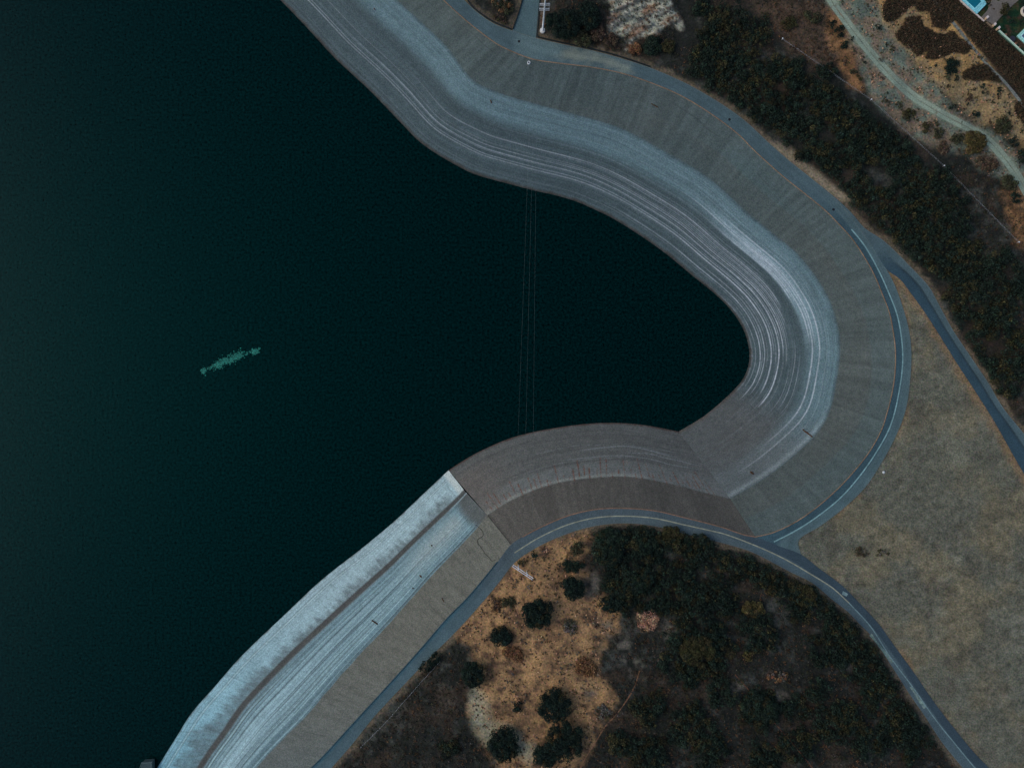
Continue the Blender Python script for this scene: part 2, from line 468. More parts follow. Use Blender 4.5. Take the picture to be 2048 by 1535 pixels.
PATH_LINE = [(1640,-60),(1662,0),(1690,40),(1720,80),(1750,116),(1785,155),(1830,195),(1880,226),(1935,255),(1975,280),(2010,318),(2035,352),(2060,395),(2120,480)]
MAT_POLY = [
 [(1764,18),(1770,4),(1790,-8),(1830,-20),(1828,8),(1812,22),(1788,42),(1773,44),(1765,32)],
 [(1812,36),(1840,32),(1848,52),(1870,66),(1888,70),(1905,60),(1916,74),(1944,94),(1930,108),(1905,105),(1868,120),(1852,116),(1858,98),(1846,106),(1834,111),(1820,97),(1796,79),(1792,68),(1806,50)],
 [(1830,8),(1836,-14),(1878,-16),(1890,10),(1908,38),(1890,62),(1864,48),(1858,22),(1834,22)],
 [(1925,146),(1946,132),(1970,128),(2006,166),(1978,160),(1946,162),(1924,158)],
 [(2030,206),(2044,202),(2070,225),(2080,260),(2040,240),(2028,222)],
 [(1880,-20),(1902,-16),(1950,32),(1990,66),(2060,125),(2110,165),(2110,250),(2052,200),(2014,156),(1984,124),(1948,86),(1918,48),(1894,18)]]

def ground_colour(x, y, d):
    n1 = fbm(x / 60, y / 60, 1, 4); n2 = fbm(x / 14, y / 14, 2, 4); n3 = fbm(x / 6, y / 6, 9, 3)
    dark = C(28, 31, 30); grey = C(48, 52, 51)
    c = mix(np.broadcast_to(dark, x.shape + (3,)), grey, smooth(0.50, 0.68, n2 * 0.6 + n1 * 0.4))
    c = mix(c, C(48, 42, 37), smooth(0.5, 0.7, fbm(x / 45, y / 45, 8, 3)) * 0.6)
    # verge beside the roads
    c = mix(c, C(84, 78, 68), smooth(14, 3, d + (n2 - 0.5) * 22) * 0.7)
    # slopes beyond the outer road
    c = mix(c, C(66, 56, 48), zone(x, y, BRN_N, 14, 14, 4) * 0.8)
    t = C(112, 98, 74)
    tn = mix(np.broadcast_to(t, x.shape + (3,)), C(130, 106, 72), smooth(0.4, 0.65, n1))
    tn = mix(tn, C(84, 86, 76), smooth(0.5, 0.62, n2) * 0.5)
    c = mix(c, tn, zone(x, y, TAN_N, 14, 10, 11))
    gr = mix(np.broadcast_to(C(78, 88, 82), x.shape + (3,)), C(92, 84, 74), smooth(0.42, 0.62, n2))
    c = mix(c, gr, zone(x, y, GREY_N, 10, 10, 12))
    pd = dist(x, y, PATH_LINE)
    c = mix(c, C(92, 102, 94), smooth(15, 7, pd + (n2 - .5) * 8) * .8)
    og = mix(np.broadcast_to(C(112, 86, 62), x.shape + (3,)), C(86, 66, 48), smooth(0.45, 0.6, n2))
    c = mix(c, og, zone(x, y, ORG_N, 10, 10, 13))
    c = mix(c, og * 0.9, zone(x, y, ORG_N2, 14, 14, 14) * 0.85)
    c = mix(c, C(104, 98, 86), zone(x, y, DIRT_N, 8, 10, 15) * 0.9)
    c = mix(c, C(36, 32, 28), zone(x, y, STRIP, 5, 3, 16))
    for mp in MAT_POLY:
        c = mix(c, C(38, 33, 28), zone(x, y, mp, 3, 4, 16))
    # bare eroded slope
    su, sv = x * .90 - y * .43, x * .43 + y * .90
    sc = mix(np.broadcast_to(C(132, 136, 126), x.shape + (3,)), C(112, 94, 80), smooth(0.47, 0.58, fbm(su / 40, sv / 14, 41, 4)))
    sc = mix(sc, C(58, 68, 72), smooth(0.50, 0.60, fbm(su / 46, sv / 6.5, 43, 4)) * 0.85)
    sc = mix(sc, C(152, 156, 148), smooth(0.56, 0.66, fbm(su / 40 + 7, sv / 5, 45, 4)) * 0.8)
    c = mix(c, sc, zone(x, y, SCAR, 6, 14, 17, 14))
    # dry grass of the small hill
    ts = mix(np.broadcast_to(C(112, 91, 68), x.shape + (3,)), C(86, 70, 55), smooth(0.44, 0.62, n2 * 0.6 + n1 * 0.4))
    ts = mix(ts, C(130, 106, 77), smooth(0.5, 0.7, fbm(x / 24, y / 24, 51, 3)) * 0.6)
    ts = mix(ts, C(54, 44, 40), smooth(0.58, 0.70, fbm(x / 17, y / 17, 53, 4)) * 0.8)
    c = mix(c, ts, zone(x, y, TAN_S, 13, 20, 18))
    c = mix(c, C(112, 118, 106), zone(x, y, PALE_S, 14, 10, 19) * 0.7)
    for gx_, gy_, r_ in ((1188,1165,26),(1215,1255,18),(1250,1290,22),(1280,1200,22),(1300,1245,24),(1475,1375,16),(1560,1385,18),(1260,1330,20),(1180,1380,14),(1340,1260,16),(1700,1330,14)):
        q = np.exp(-((x - gx_) ** 2 + (y - gy_) ** 2) / r_ ** 2) * smooth(0.35, 0.6, n2)
        c = mix(c, C(84, 82, 77), q * 0.7)
    # mown triangle between the roads
    g = mix(np.broadcast_to(C(80, 83, 76), x.shape + (3,)), C(92, 90, 77), smooth(0.38, 0.66, n1))
    st = fbm((x * .86 - y * .5) / 70, (x * .5 + y * .86) / 9, 65, 4)          # faint drag marks
    g = g * (0.76 + 0.48 * st)[..., None]
    g = mix(g, C(66, 66, 60), smooth(0.52, 0.72, fbm(x / 34 + 9, y / 26, 61, 4)) * 0.55)
    g = mix(g, C(98, 102, 93), smooth(0.58, 0.76, fbm(x / 40, y / 40, 63, 5)) * 0.4)
    g = 0.90 * g * (0.76 + 0.48 * fbm(x / 5, y / 5, 67, 2))[..., None]
    g = mix(g, C(104, 84, 64), smooth(10, 2, d + (n2 - 0.5) * 16) * smooth(0.4, 0.7, n1) * 0.5)
    edge = dist(x, y, B_INN[:10])
    g = mix(g, C(98, 84, 66), smooth(22, 4, edge + (n2 - .5) * 20) * 0.75)
    gm = inside(x, y, GRASS)
    c = np.where(gm[..., None], g, c)
    # lawns beyond the garden wall
    gd = mix(np.broadcast_to(C(18, 40, 28), x.shape + (3,)), C(38, 46, 30), smooth(0.45, 0.6, n2))
    gd = mix(gd, C(50, 40, 34), smooth(0.55, 0.68, fbm(x / 9, y / 9, 71, 3)))
    gmask = inside(x, y, GARDEN)
    c = np.where(gmask[..., None], gd, c)
    return c * (0.82 + 0.36 * n3)[..., None]

GC = np.zeros(GX.shape + (3,)) + C(60, 58, 52)
GC[keep] = ground_colour(GX[keep], GY[keep], D[keep])
X, Y, _ = W(GX, GY, GZ)
V = np.stack([X, Y, GZ], -1).reshape(-1, 3)
F = grid_faces(*GX.shape)
kf = keep.ravel()[F].all(1)
F = F[kf][:, ::-1] if True else F
a, b_, c_ = V[F[0, 0]], V[F[0, 1]], V[F[0, 2]]
if np.cross(b_ - a, c_ - a)[2] < 0: F = F[:, ::-1]
used = np.unique(F)
remap = np.full(len(V), -1); remap[used] = np.arange(len(used))
tag(make_mesh('ground', V[used], remap[F].copy(), M_GRND, None, GC.reshape(-1, 3)[used], True), kind='structure')

# ------------------------------------------------------------------ water
mw, nt, b = nodes('reservoir_water')
gn_, gm_ = grain(nt, 0.8, 0.1, 1.9, 2.0, 0.8)
rgb_ = nt.nodes.new('ShaderNodeRGB'); rgb_.outputs[0].default_value = (0.0006, 0.0120, 0.0112, 1)
vm_ = nt.nodes.new('ShaderNodeVectorMath'); vm_.operation = 'SCALE'
nt.links.new(rgb_.outputs[0], vm_.inputs[0]); nt.links.new(gm_.outputs['Result'], vm_.inputs['Scale'])
nt.links.new(vm_.outputs['Vector'], b.inputs['Base Color'])
b.inputs['Roughness'].default_value = 0.12
b.inputs['IOR'].default_value = 1.145
b.inputs['Specular Tint'].default_value = (0.0, 0.95, 1.0, 1)
n1_, m1_ = grain(nt, 0.8, 0, 1, 6, 0.75)
bp = nt.nodes.new('ShaderNodeBump'); bp.inputs['Strength'].default_value = 1.0; bp.inputs['Distance'].default_value = 0.22
nt.links.new(n1_.outputs['Fac'], bp.inputs['Height']); nt.links.new(bp.outputs['Normal'], b.inputs['Normal'])
v = [(-9000, -9000, 0), (160, -9000, 0), (160, 9000, 0), (-9000, 9000, 0)]
tag(make_mesh('water', v, [(0, 1, 2, 3)], mw), kind='structure')

# ------------------------------------------------------------------ concrete banks
def loft(curves, zs, cols):
    rows, zz = [], []
    for k in range(len(curves) - 1):
        t = np.linspace(0, 1, cols[k] + 1)
        if k < len(curves) - 2: t = t[:-1]
        za = zs[k] + (zs[k + 1] - zs[k]) * t
        # blend in metres so the slope is plane between the traced levels
        A = np.stack(W(curves[k][:, 0], curves[k][:, 1], zs[k])[:2], -1)
        B = np.stack(W(curves[k + 1][:, 0], curves[k + 1][:, 1], zs[k + 1])[:2], -1)
        rows.append(A[:, None] * (1 - t)[None, :, None] + B[:, None] * t[None, :, None]); zz.append(za)
    XY = np.concatenate(rows, 1); z = np.concatenate(zz)
    P = np.concatenate([XY, np.broadcast_to(z[None, :, None], XY.shape[:2] + (1,))], -1)
    return P, z

def foot(curve_w, curve_m, f=0.35):
    return curve_w + (curve_w - curve_m) * f

def lines_layer(E, tau, specs):
    """thin mineral lines left by old water levels: (level, width, strength, from, to)"""
    L = np.zeros(E.shape)
    for i, (e0, w, a, t0, t1) in enumerate(specs):
        wob = (vnoise(tau * 1.6, tau * 0 + i, 80 + i) - 0.5) * 0.003
        m = smooth(t0, t0 + 0.5, tau) * (1 - smooth(t1 - 0.5, t1, tau))
        m = m * (0.62 + 0.38 * smooth(0.2, 0.7, vnoise(tau * 3.0, tau * 0 + i * 3.3, 90 + i)))
        L = np.maximum(L, (a ** 1.5) * m * np.clip(1 - np.abs(E - e0 - wob) / w, 0, 1))
    return L

cntM = [20, 150, 70, 80, 45, 36, 44, 36, 20, 22, 24]
cw, cm, ck = by_ties(WAT, WT, cntM), by_ties(MID, MT, cntM), by_ties(CRE, KT, cntM)
P1, z1 = loft([foot(cw, cm), cw, cm, ck], [-0.35 * Z_MID, 0, Z_MID, Z_TOP], [8, 250, 90])
tau1 = np.concatenate([np.linspace(k, k + 1, c, endpoint=False) for k, c in enumerate(cntM)] + [[11.0]])
s1 = np.r_[0, np.cumsum(np.linalg.norm(np.diff(P1[:, 258, :2], axis=0), axis=1))]
KC = 0.78 * np.array((0.93, 1.0, 1.02))
def bank_colour(P, z, tau, s):
    E = np.broadcast_to((z / Z_TOP)[None], P.shape[:2]); T = np.broadcast_to(tau[:, None], E.shape); S = np.broadcast_to(s[:, None], E.shape)
    X, Y = P[..., 0], P[..., 1]
    M = Z_MID / Z_TOP
    bay = smooth(3.2, 5.5, T) * (1 - smooth(8.2, 10.2, T))
    low = C(64, 78, 85) ; up = C(68, 79, 82)
    c = np.broadcast_to(low, E.shape + (3,))
    # long soft bands that follow the level
    band = fbm(E * 46, T * 1.2, 101, 3); fine = fbm(E * 170, T * 2.4, 103, 3)
    c = c * (0.66 + 0.30 * band + 0.40 * fine)[..., None]
    # chalky upper band under the high water mark
    lo_edge = 0.43 - 0.05 * smooth(1.0, 2.5, T) * 0 + (fbm(T * 1.5, T * 0, 105, 2) - 0.5) * 0.05
    ch = smooth(lo_edge - 0.05, lo_edge + 0.05, E) * (1 - smooth(M - 0.030, M + 0.014, E + (fbm(S / 5, E * 9, 107, 3) - .5) * 0.03))
    ch = ch * (0.55 + 0.45 * fbm(E * 60, T * 1.5, 109, 3)) * (1 - 0.55 * smooth(8.6, 10.5, T))
    c = mix(c, C(98, 124, 136) * (0.74 + 0.5 * fbm(E * 150, T * 1.6, 108, 3))[..., None], ch * 0.72)
    edge_l = np.exp(-((E - M + 0.02) / 0.018) ** 2) * smooth(7.5, 9.0, T)
    c = mix(c, C(128, 146, 156), edge_l * 0.7)
    # mineral lines
    sp = [(.020,.008,.45,4.5,9.2),(.045,.004,.5,5,8.6),(.064,.004,.4,.5,6),(.08,.006,.8,3.4,9),(.095,.004,.5,5,8),(.11,.005,.75,4.4,8.6),(.13,.004,.5,5,7.6),(.145,.004,.35,2,6.5),
          (.16,.007,1,0,8.4),(.178,.005,.8,.3,7.2),(.192,.004,.5,3.8,7.6),(.205,.004,.45,0,4.5),(.215,.007,1,1.4,8.9),(.228,.004,.65,3.4,7),(.245,.006,.8,1.6,7.3),(.258,.005,.8,2.8,6.9),
          (.27,.005,.55,.2,7.5),(.283,.004,.5,3.6,7.0),(.295,.005,.7,3.2,6.6),(.308,.004,.6,2.8,6.3),(.32,.007,.9,1.7,6.2),(.335,.004,.4,3.0,5.8),(.355,.004,.35,3.2,5.6),
          (.33,.005,.5,6.7,8.7),(.365,.004,.5,7.0,8.9),(.30,.004,.4,7.2,9.0),(.25,.004,.35,7.0,9.8),(.20,.004,.4,7.0,9.6),
          (.45,.007,.9,3.8,9.7),(.50,.007,.9,4.2,10.6),(.475,.005,.5,3.6,6.4),(.525,.004,.4,3.8,7.2),(.55,.004,.35,3.0,9.2),(.575,.004,.25,2.0,6.2),(.60,.004,.25,1.0,5.0),(.40,.005,.4,2.2,6.0)]
    r = np.random.default_rng(5)
    for i, e0 in enumerate(np.arange(.402, .48, .0105)):
        sp.append((e0 + r.uniform(-.002, .002), .0055, r.uniform(.75, 1.0), r.uniform(4.0, 4.6), r.uniform(6.0, 7.2)))
    for i in range(50):
        e0 = r.uniform(0.03, 0.60); a0 = r.uniform(-.5, 8); sp.append((e0, r.uniform(.003, .005), r.uniform(.08, .26), a0, a0 + r.uniform(2, 6)))
    dk = []
    for i in range(70):
        e0 = r.uniform(0.03, 0.60); a0 = r.uniform(-.5, 8); dk.append((e0, r.uniform(.003, .007), r.uniform(.15, .6), a0, a0 + r.uniform(2, 6)))
    c = mix(c, C(50, 56, 60), lines_layer(E, T, dk))
    L = lines_layer(E, T, sp)
    pale_band = smooth(.385, .41, E) * (1 - smooth(.47, .53, E)) * smooth(4.0, 4.9, T) * (1 - smooth(6.2, 7.4, T))  # soft paler band behind the closest group of lines
    c = mix(c, C(126, 150, 164), pale_band * .55)
    c = mix(c, C(190, 216, 228), L * (0.46 + 0.48 * bay))
    # brown damp rim at the water and reddish lower right part
    rim = E + (fbm(S / 3, S * 0, 127, 3) - .5) * .02
    c = mix(c, C(56, 50, 46), (1 - smooth(0.004, 0.034, rim)) * 0.8)
    c = mix(c, C(26, 30, 30), (1 - smooth(-.006, 0.010, rim)) * 0.8)
    c = mix(c, C(88, 82, 80), smooth(7.8, 9.5, T) * (E < M) * 0.45)
    # above the mark: plain panels
    pan = np.floor(S / 6.0)
    u = np.broadcast_to(up, E.shape + (3,)) * (0.93 + 0.14 * _hash(pan, pan * 0 + 3, 7))[..., None]
    u = mix(u, C(76, 80, 80), smooth(0.42, 0.64, fbm(S / 55, E * 2, 113, 3)) * 0.35)
    u = mix(u, C(68, 90, 97), smooth(0.815, 0.835, E + (fbm(S / 60, E * 2, 115, 2) - .5) * 0.08) * smooth(3.0, 4.6, T) * 0.35)
    u = mix(u, C(78, 80, 77), smooth(4.0, 5.5, T) * .25)
    j = np.abs((S / 6.0) % 1 - 0.5); jl = smooth(0.475, 0.495, j) * (0.3 + 0.7 * vnoise(S / 6, E * 4, 117))
    u = u * (1 - 0.10 * jl)[..., None]
    ra = fbm(S / 1.3, E * 2.2, 119, 3)
    u = u * (0.74 + 0.52 * ra)[..., None]
    cr = np.exp(-((E - 0.90 + (fbm(S / 30, E * 0, 121, 3) - .5) * 0.12) / 0.003) ** 2) * smooth(0.45, 0.6, fbm(S / 22, E * 0, 123, 2)) * (T < 4.6)
    u = mix(u, C(44, 50, 53), cr * 0.55)
    c = mix(c, u, smooth(M - 0.004, M + 0.012, E))
    return KC * c * (0.82 + 0.36 * fbm(X / 1.3, Y / 1.3, 125, 3))[..., None]
c1 = bank_colour(P1, z1, tau1, s1)
tag(grid_mesh('embankment', P1, M_CONC, c1), 'grey concrete bank with pale waterline streaks sweeping round the bay', kind='structure')

cnt2 = [180, 240, 150]
cw2, cm2, ck2 = by_ties(WAT2, W2T, cnt2), by_ties(MID2, M2T, cnt2), by_ties(CRE2, K2T, cnt2)
P2, z2 = loft([foot(cw2, cm2), cw2, cm2, ck2], [-0.35 * Z_MID, 0, Z_MID, Z_TOP], [8, 90, 50])
s2 = np.r_[0, np.cumsum(np.linalg.norm(np.diff(P2[:, 98, :2], axis=0), axis=1))]
def middle_colour(P, z, s):
    E = np.broadcast_to((z / Z_TOP)[None], P.shape[:2]); S = np.broadcast_to(s[:, None], E.shape); M = Z_MID / Z_TOP
    f = S / S.max()
    c = np.broadcast_to(C(76, 79, 80), E.shape + (3,))
    c = c * (0.62 + 0.44 * fbm(E * 40, f * 3, 131, 3) + 0.36 * fbm(E * 150, f * 6, 133, 3))[..., None]
    for e0, w, a, f0, f1, seed in ((0.30, .012, .45, .12, .62, 1), (0.345, .006, .55, 0.0, .45, 2), (0.40, .008, .4, .02, .7, 3), (0.27, .004, .35, .1, .8, 4), (.42, .004, .3, .3, .9, 5)):
        e1 = e0 + (fbm(f * 5, f * 0, 140 + seed, 2) - .5) * 0.06
        c = mix(c, C(124, 134, 140), a * np.clip(1 - np.abs(E - e1) / w, 0, 1) * smooth(f0, f0 + .1, f) * (1 - smooth(f1 - .1, f1, f)))
    c = mix(c, C(96, 102, 104), smooth(0.44, 0.5, E) * (0.25 + 0.4 * fbm(S / 9, E * 5, 135, 3)))
    ln = np.exp(-((E - M + 0.014) / 0.020) ** 2) * smooth(0.18, 0.5, f)
    c = mix(c, C(122, 128, 126), ln * 0.6)
    c = mix(c, C(58, 44, 40), (1 - smooth(0, 0.03, E + (fbm(S / 3, S * 0, 129, 3) - .5) * .02)) * 0.9)
    u = np.broadcast_to(C(72, 71, 69), E.shape + (3,))
    pn = _hash(np.floor(S / 11), S * 0, 5)
    u = u * (0.84 + 0.34 * pn)[..., None]
    u = u * (0.84 + 0.32 * fbm(S / 1.4, E * 3, 137, 3))[..., None]
    c = mix(c, u, smooth(M - 0.004, M + 0.012, E))
    # rust runs at the joints
    r = np.random.default_rng(11)
    for f0 in np.r_[np.linspace(0.06, 0.45, 17), np.linspace(0.45, 0.97, 25)]:
        top, bot = M - r.uniform(-0.02, 0.03), M - r.uniform(0.05, 0.24)
        x0 = f0 + r.normal(0, .003)
        m = np.exp(-((f - x0) / 0.0026) ** 2) * smooth(bot, bot + .02, E) * (1 - smooth(top - .01, top + .01, E)) * smooth(0.28, 0.5, vnoise(E * 110, f * 300, 139))
        c = mix(c, C(92, 54, 40), m * r.uniform(.6, 1.0))
    m = smooth(.66, .8, fbm(f * 60, E * 50, 143, 2)) * smooth(.40, .44, E) * (1 - smooth(M - .03, M, E)) * smooth(.04, .12, f) * (1 - smooth(.4, .5, f))
    c = mix(c, C(96, 62, 50), m * .15)
    c = mix(c, C(96, 88, 84), smooth(.80, .98, f) * smooth(.05, .2, E) * (E < M) * .35)
    return 0.84 * np.array((0.96, 1.0, 1.02)) * c * (0.82 + 0.36 * fbm(P[..., 0] / 1.3, P[..., 1] / 1.3, 145, 3))[..., None]
tag(grid_mesh('embankment', P2, M_CONC, middle_colour(P2, z2, s2)), 'brown grey concrete bank with rows of rust runs below the road', kind='structure')

cnt3 = [120, 120, 120, 110, 70]
cw3, cc3, cm3, ck3 = [by_ties(a, t, cnt3) for a, t in ((WAT3, W3T), (CRS3, C3T), (MID3, M3T), (CRE3, K3T))]
P3, z3 = loft([foot(cw3, cc3, .5), cw3, cc3, cm3, ck3], [-0.5 * Z_CRS, 0, Z_CRS, Z_MID, Z_TOP], [8, 120, 150, 70])
s3 = np.r_[0, np.cumsum(np.linalg.norm(np.diff(P3[:, 128, :2], axis=0), axis=1))]
def pale_colour(P, z, s):
    e = np.interp(z, [-9, 0, Z_CRS, Z_MID, Z_TOP], [-.3, 0, 1, 2, 3])
    E = np.broadcast_to(e[None], P.shape[:2]); S = np.broadcast_to(s[:, None], E.shape)
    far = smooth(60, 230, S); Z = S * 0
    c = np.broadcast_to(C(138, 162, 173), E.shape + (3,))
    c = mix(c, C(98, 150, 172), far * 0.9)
    c = c * (0.86 + 0.28 * fbm(E * 26, S / 45, 148, 3))[..., None]
    # slab joints and fine runs down the face
    c = c * (0.80 + 0.22 * fbm(S / 6, E * 5, 151, 4) + 0.18 * fbm(S / 0.9, E * 2.2, 152, 3))[..., None]
    for e0, w, a in ((.10, .012, .35), (.20, .012, .6), (.265, .010, .5), (.34, .008, .25)):
        c = mix(c, C(80, 98, 106), np.exp(-((E - e0 - (fbm(S / 40, Z, 150, 2) - .5) * .05) / w) ** 2) * a)
    c = mix(c, C(158, 176, 182), np.exp(-((E - .232) / .012) ** 2) * .5)
    c = mix(c, C(58, 58, 56), (1 - smooth(-.02, 0.05, E + (fbm(S / 3, Z, 149, 3) - .5) * .06)) * 0.8)
    jn = smooth(0.46, 0.5, np.abs((S / 5.2) % 1 - .5)) * smooth(.42, .55, fbm(S / 3, E * 6, 153, 2))
    c = c * (1 - 0.26 * jn)[..., None]
    # dirt that creeps up from the crease in ragged tongues, then thin level lines
    tong = E + (fbm(S / 1.6, E * 1.2, 155, 4) - 0.5) * 0.42 + (fbm(S / 9, Z, 156, 3) - .5) * .4 + .30 * smooth(110, 200, S)
    dirt = smooth(0.57, 0.82, tong) * (0.40 + 0.60 * fbm(S / 1.4, E * 6, 157, 3))
    c = mix(c, C(70, 78, 82), dirt * 0.85 * smooth(4, 12, S))
    lv = fbm(E * 42, S / 70, 158, 3)
    c = mix(c, C(104, 118, 124), smooth(.80, .88, E) * smooth(.42, .56, lv) * .6)
    c = mix(c, C(164, 176, 180), (1 - smooth(2.4, 4.2, S)) * (E < .93) * .9)
    # crease
    wob = (fbm(S / 30, Z, 159, 2) - .5) * .02
    cre = smooth(0.885, 0.945, E + wob) * (1 - smooth(1.03, 1.085, E + wob))
    c = mix(c, C(62, 62, 62) * (0.75 + .5 * fbm(E * 40, S / 40, 161, 3))[..., None], cre * .92)
    # streaked apron
    a = np.broadcast_to(C(94, 120, 132), E.shape + (3,))
    a = a * (0.52 + 0.46 * fbm(E * 14, S / 80, 163, 3) + 0.50 * fbm(E * 62, S / 70, 165, 3))[..., None]
    a = a * (0.88 + .24 * fbm(S / 1.1, E * 3, 166, 2))[..., None]
    br = np.exp(-((E - 1.42 - .10 * far) / 0.19) ** 2) * (0.20 + .80 * far) * (0.35 + .65 * fbm(E * 34, S / 60, 167, 3))
    a = mix(a, C(150, 206, 230), np.clip(br * 1.35, 0, 1))
    r = np.random.default_rng(23)
    for i in range(64):
        e0 = r.uniform(1.10, 1.98); w = r.uniform(.005, .016); k = r.uniform(.15, .75)
        s0 = r.uniform(-60, 160); m = smooth(s0, s0 + 25, S) * (1 - smooth(s0 + 90, s0 + 190, S))
        a = mix(a, C(56, 66, 72) if i % 2 else C(146, 176, 188), np.exp(-((E - e0 - (fbm(S / 60, Z + e0 * 9, 168, 2) - .5) * .015) / w) ** 2) * k * m)
    a = mix(a, C(134, 146, 150), np.exp(-((E - 1.45) / .25) ** 2) * (1 - smooth(25, 60, S)) * smooth(9, 14, S) * .6)
    a = mix(a, C(74, 77, 78), (1 - smooth(6, 12, S + (E - 1.55) ** 2 * 10)) * .9)
    ap = smooth(1.05, 1.10, E + wob)
    c = mix(c, a, ap)
    # upper plain band
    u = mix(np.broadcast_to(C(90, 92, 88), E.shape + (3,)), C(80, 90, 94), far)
    u = u * (0.78 + .44 * fbm(S / 1.2, E * 3.4, 169, 3))[..., None]
    j = smooth(.47, .5, np.abs((S / 4.6) % 1 - .5)) * smooth(.45, .6, fbm(S / 4, E * 7, 171, 3))
    u = u * (1 - .30 * j)[..., None]
    up = smooth(1.985, 2.015, E + (fbm(S / 7, E * 4, 173, 3) - .5) * .03)
    c = mix(c, u, up)
    return 0.80 * np.array((0.95, 1.0, 1.02)) * c * (0.84 + 0.32 * fbm(P[..., 0] / 1.3, P[..., 1] / 1.3, 175, 3))[..., None]
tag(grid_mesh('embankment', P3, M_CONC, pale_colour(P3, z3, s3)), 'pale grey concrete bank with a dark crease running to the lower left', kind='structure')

# ------------------------------------------------------------------ roads
def strip_s(S): return np.r_[0, np.cumsum(np.linalg.norm(np.diff(S[:, 0], axis=0), axis=1))]
def road_col(S, base):
    x, y = S[..., 0], S[..., 1]
    return 0.82 * base * (0.86 + 0.28 * fbm(x / 30, y / 30, 201, 4))[..., None] * (0.92 + .16 * fbm(x / 5, y / 5, 203, 2))[..., None]
uA = np.linspace(0, 1, NU_R)[None] * np.ones((len(rdA), 1))
tA = np.arange(len(rdA))[:, None] * np.ones((1, NU_R))
fork = smooth(178, 205, tA)
baseA = mix(np.broadcast_to(C(66, 86, 95), rdA.shape[:2] + (3,)), C(50, 74, 86), fork * (1 - smooth(.44, .5, uA)))
baseA = mix(baseA, C(70, 92, 100), fork * smooth(.5, .56, uA) * (1 - smooth(.9, .97, uA)) * .8)
baseA = mix(baseA, C(60, 78, 84), smooth(.93, 1, uA) * fork * .8)
px, py = rdA[..., 0], rdA[..., 1]
baseA = mix(baseA, C(112, 122, 116), zone(px, py, [(1118,93),(1190,108),(1260,128),(1262,142),(1190,132),(1120,118)], 10, 16, 33, 14) * .7)
baseA = mix(baseA, C(96, 120, 126), zone(px, py, [(1030,70),(1075,78),(1130,95),(1120,118),(1060,114),(1030,100)], 12, 8, 35, 14) * .5)
baseA = mix(baseA, C(98, 112, 114), smooth(.95, 1, uA) * (1 - fork) * .5 + smooth(.90, .95, uA) * fork * .25)
baseA = mix(baseA, C(50, 66, 74), np.exp(-((uA - .30) / .10) ** 2) * .25 + np.exp(-((uA - .72) / .08) ** 2) * .2)
tag(grid_mesh('road', plan(rdA, Z_TOP), M_ROAD, road_col(rdA, baseA)), 'blue grey crest road curving round the top of the bank', kind='structure')
uB = np.linspace(0, 1, 13)[None] * np.ones((len(rdB), 1)); tB = np.arange(len(rdB))[:, None] * np.ones((1, 13))
baseB = mix(np.broadcast_to(C(66, 86, 95), rdB.shape[:2] + (3,)), C(44, 66, 80), smooth(24, 36, tB) * (1 - smooth(.52, .6, uB)))
baseB = mix(baseB, C(22, 34, 44), smooth(30, 36, tB) * np.exp(-((uB - .56) / .05) ** 2) * .85)
baseB = mix(baseB, C(96, 108, 110), smooth(.92, 1, uB) * .5)
tag(grid_mesh('road', plan(rdB, Z_TOP + 0.004), M_ROAD, road_col(rdB, baseB)), 'straight road between the dry grass and the dark scrub', kind='structure')
uC = np.linspace(0, 1, NU_R)[None] * np.ones((len(rdC), 1)); tC = np.arange(len(rdC))[:, None] * np.ones((1, NU_R))
sw = smooth(240, 275, tC)
baseC = mix(np.broadcast_to(C(48, 64, 76), rdC.shape[:2] + (3,)), C(66, 84, 94), smooth(.46, .54, uC))
baseC = mix(baseC, C(74, 88, 96), (smooth(145, 160, tC) * (1 - sw)) * .6)
baseC = mix(baseC, C(68, 90, 100), sw * .8)
baseC = mix(baseC, C(48, 80, 94), sw * (1 - smooth(.1, .3, uC)) * .8)
baseC = mix(baseC, C(90, 100, 102), smooth(.93, 1, uC) * .5)
tag(grid_mesh('road', plan(rdC, Z_TOP + 0.002), M_ROAD, road_col(rdC, baseC)), 'road passing below the bushy hill along the bank', kind='structure')
baseX = mix(np.broadcast_to(C(68, 90, 98), rdX.shape[:2] + (3,)), C(48, 70, 82), smooth(18, 21, np.arange(60))[:, None] * np.ones((1, 9)))
PX = plan(rdX, Z_TOP - 0.006); PX[1:, :, 2] += 0.004
tag(grid_mesh('road', PX, M_ROAD, road_col(rdX, baseX)), 'short access road joining the crest road', kind='structure')

def ribbon(name, pts, width, z, col, mat, kind='structure', fade=0, per=8, label=None, drape=False, raise_=0.03, wob=0.0):
    c = even(catmull(pts), max(8, int(np.linalg.norm(np.diff(np.asarray(pts, float), axis=0), axis=1).sum() / per)))
    t = np.gradient(c, axis=0); t /= np.linalg.norm(t, axis=1)[:, None]
    n = np.c_[-t[:, 1], t[:, 0]] * (width / SC / 2)
    if wob: n = n * (1 + (fbm(np.arange(len(c)) / 4, np.zeros(len(c)), 5, 3) - .5) * 2 * wob)[:, None]
    S = lerp_curves(c - n, c + n, 4)
    zz = (zfun(S[..., 0], S[..., 1]) + raise_) if drape else z
    P = plan(S, zz)
    k = (0.75 + .5 * fbm(S[..., 0] / 9, S[..., 1] / 9, 207, 3))[..., None]
    o = grid_mesh(name, P, mat, np.broadcast_to(col, S.shape[:2] + (3,)) * k)
    return tag(o, label, kind=kind)

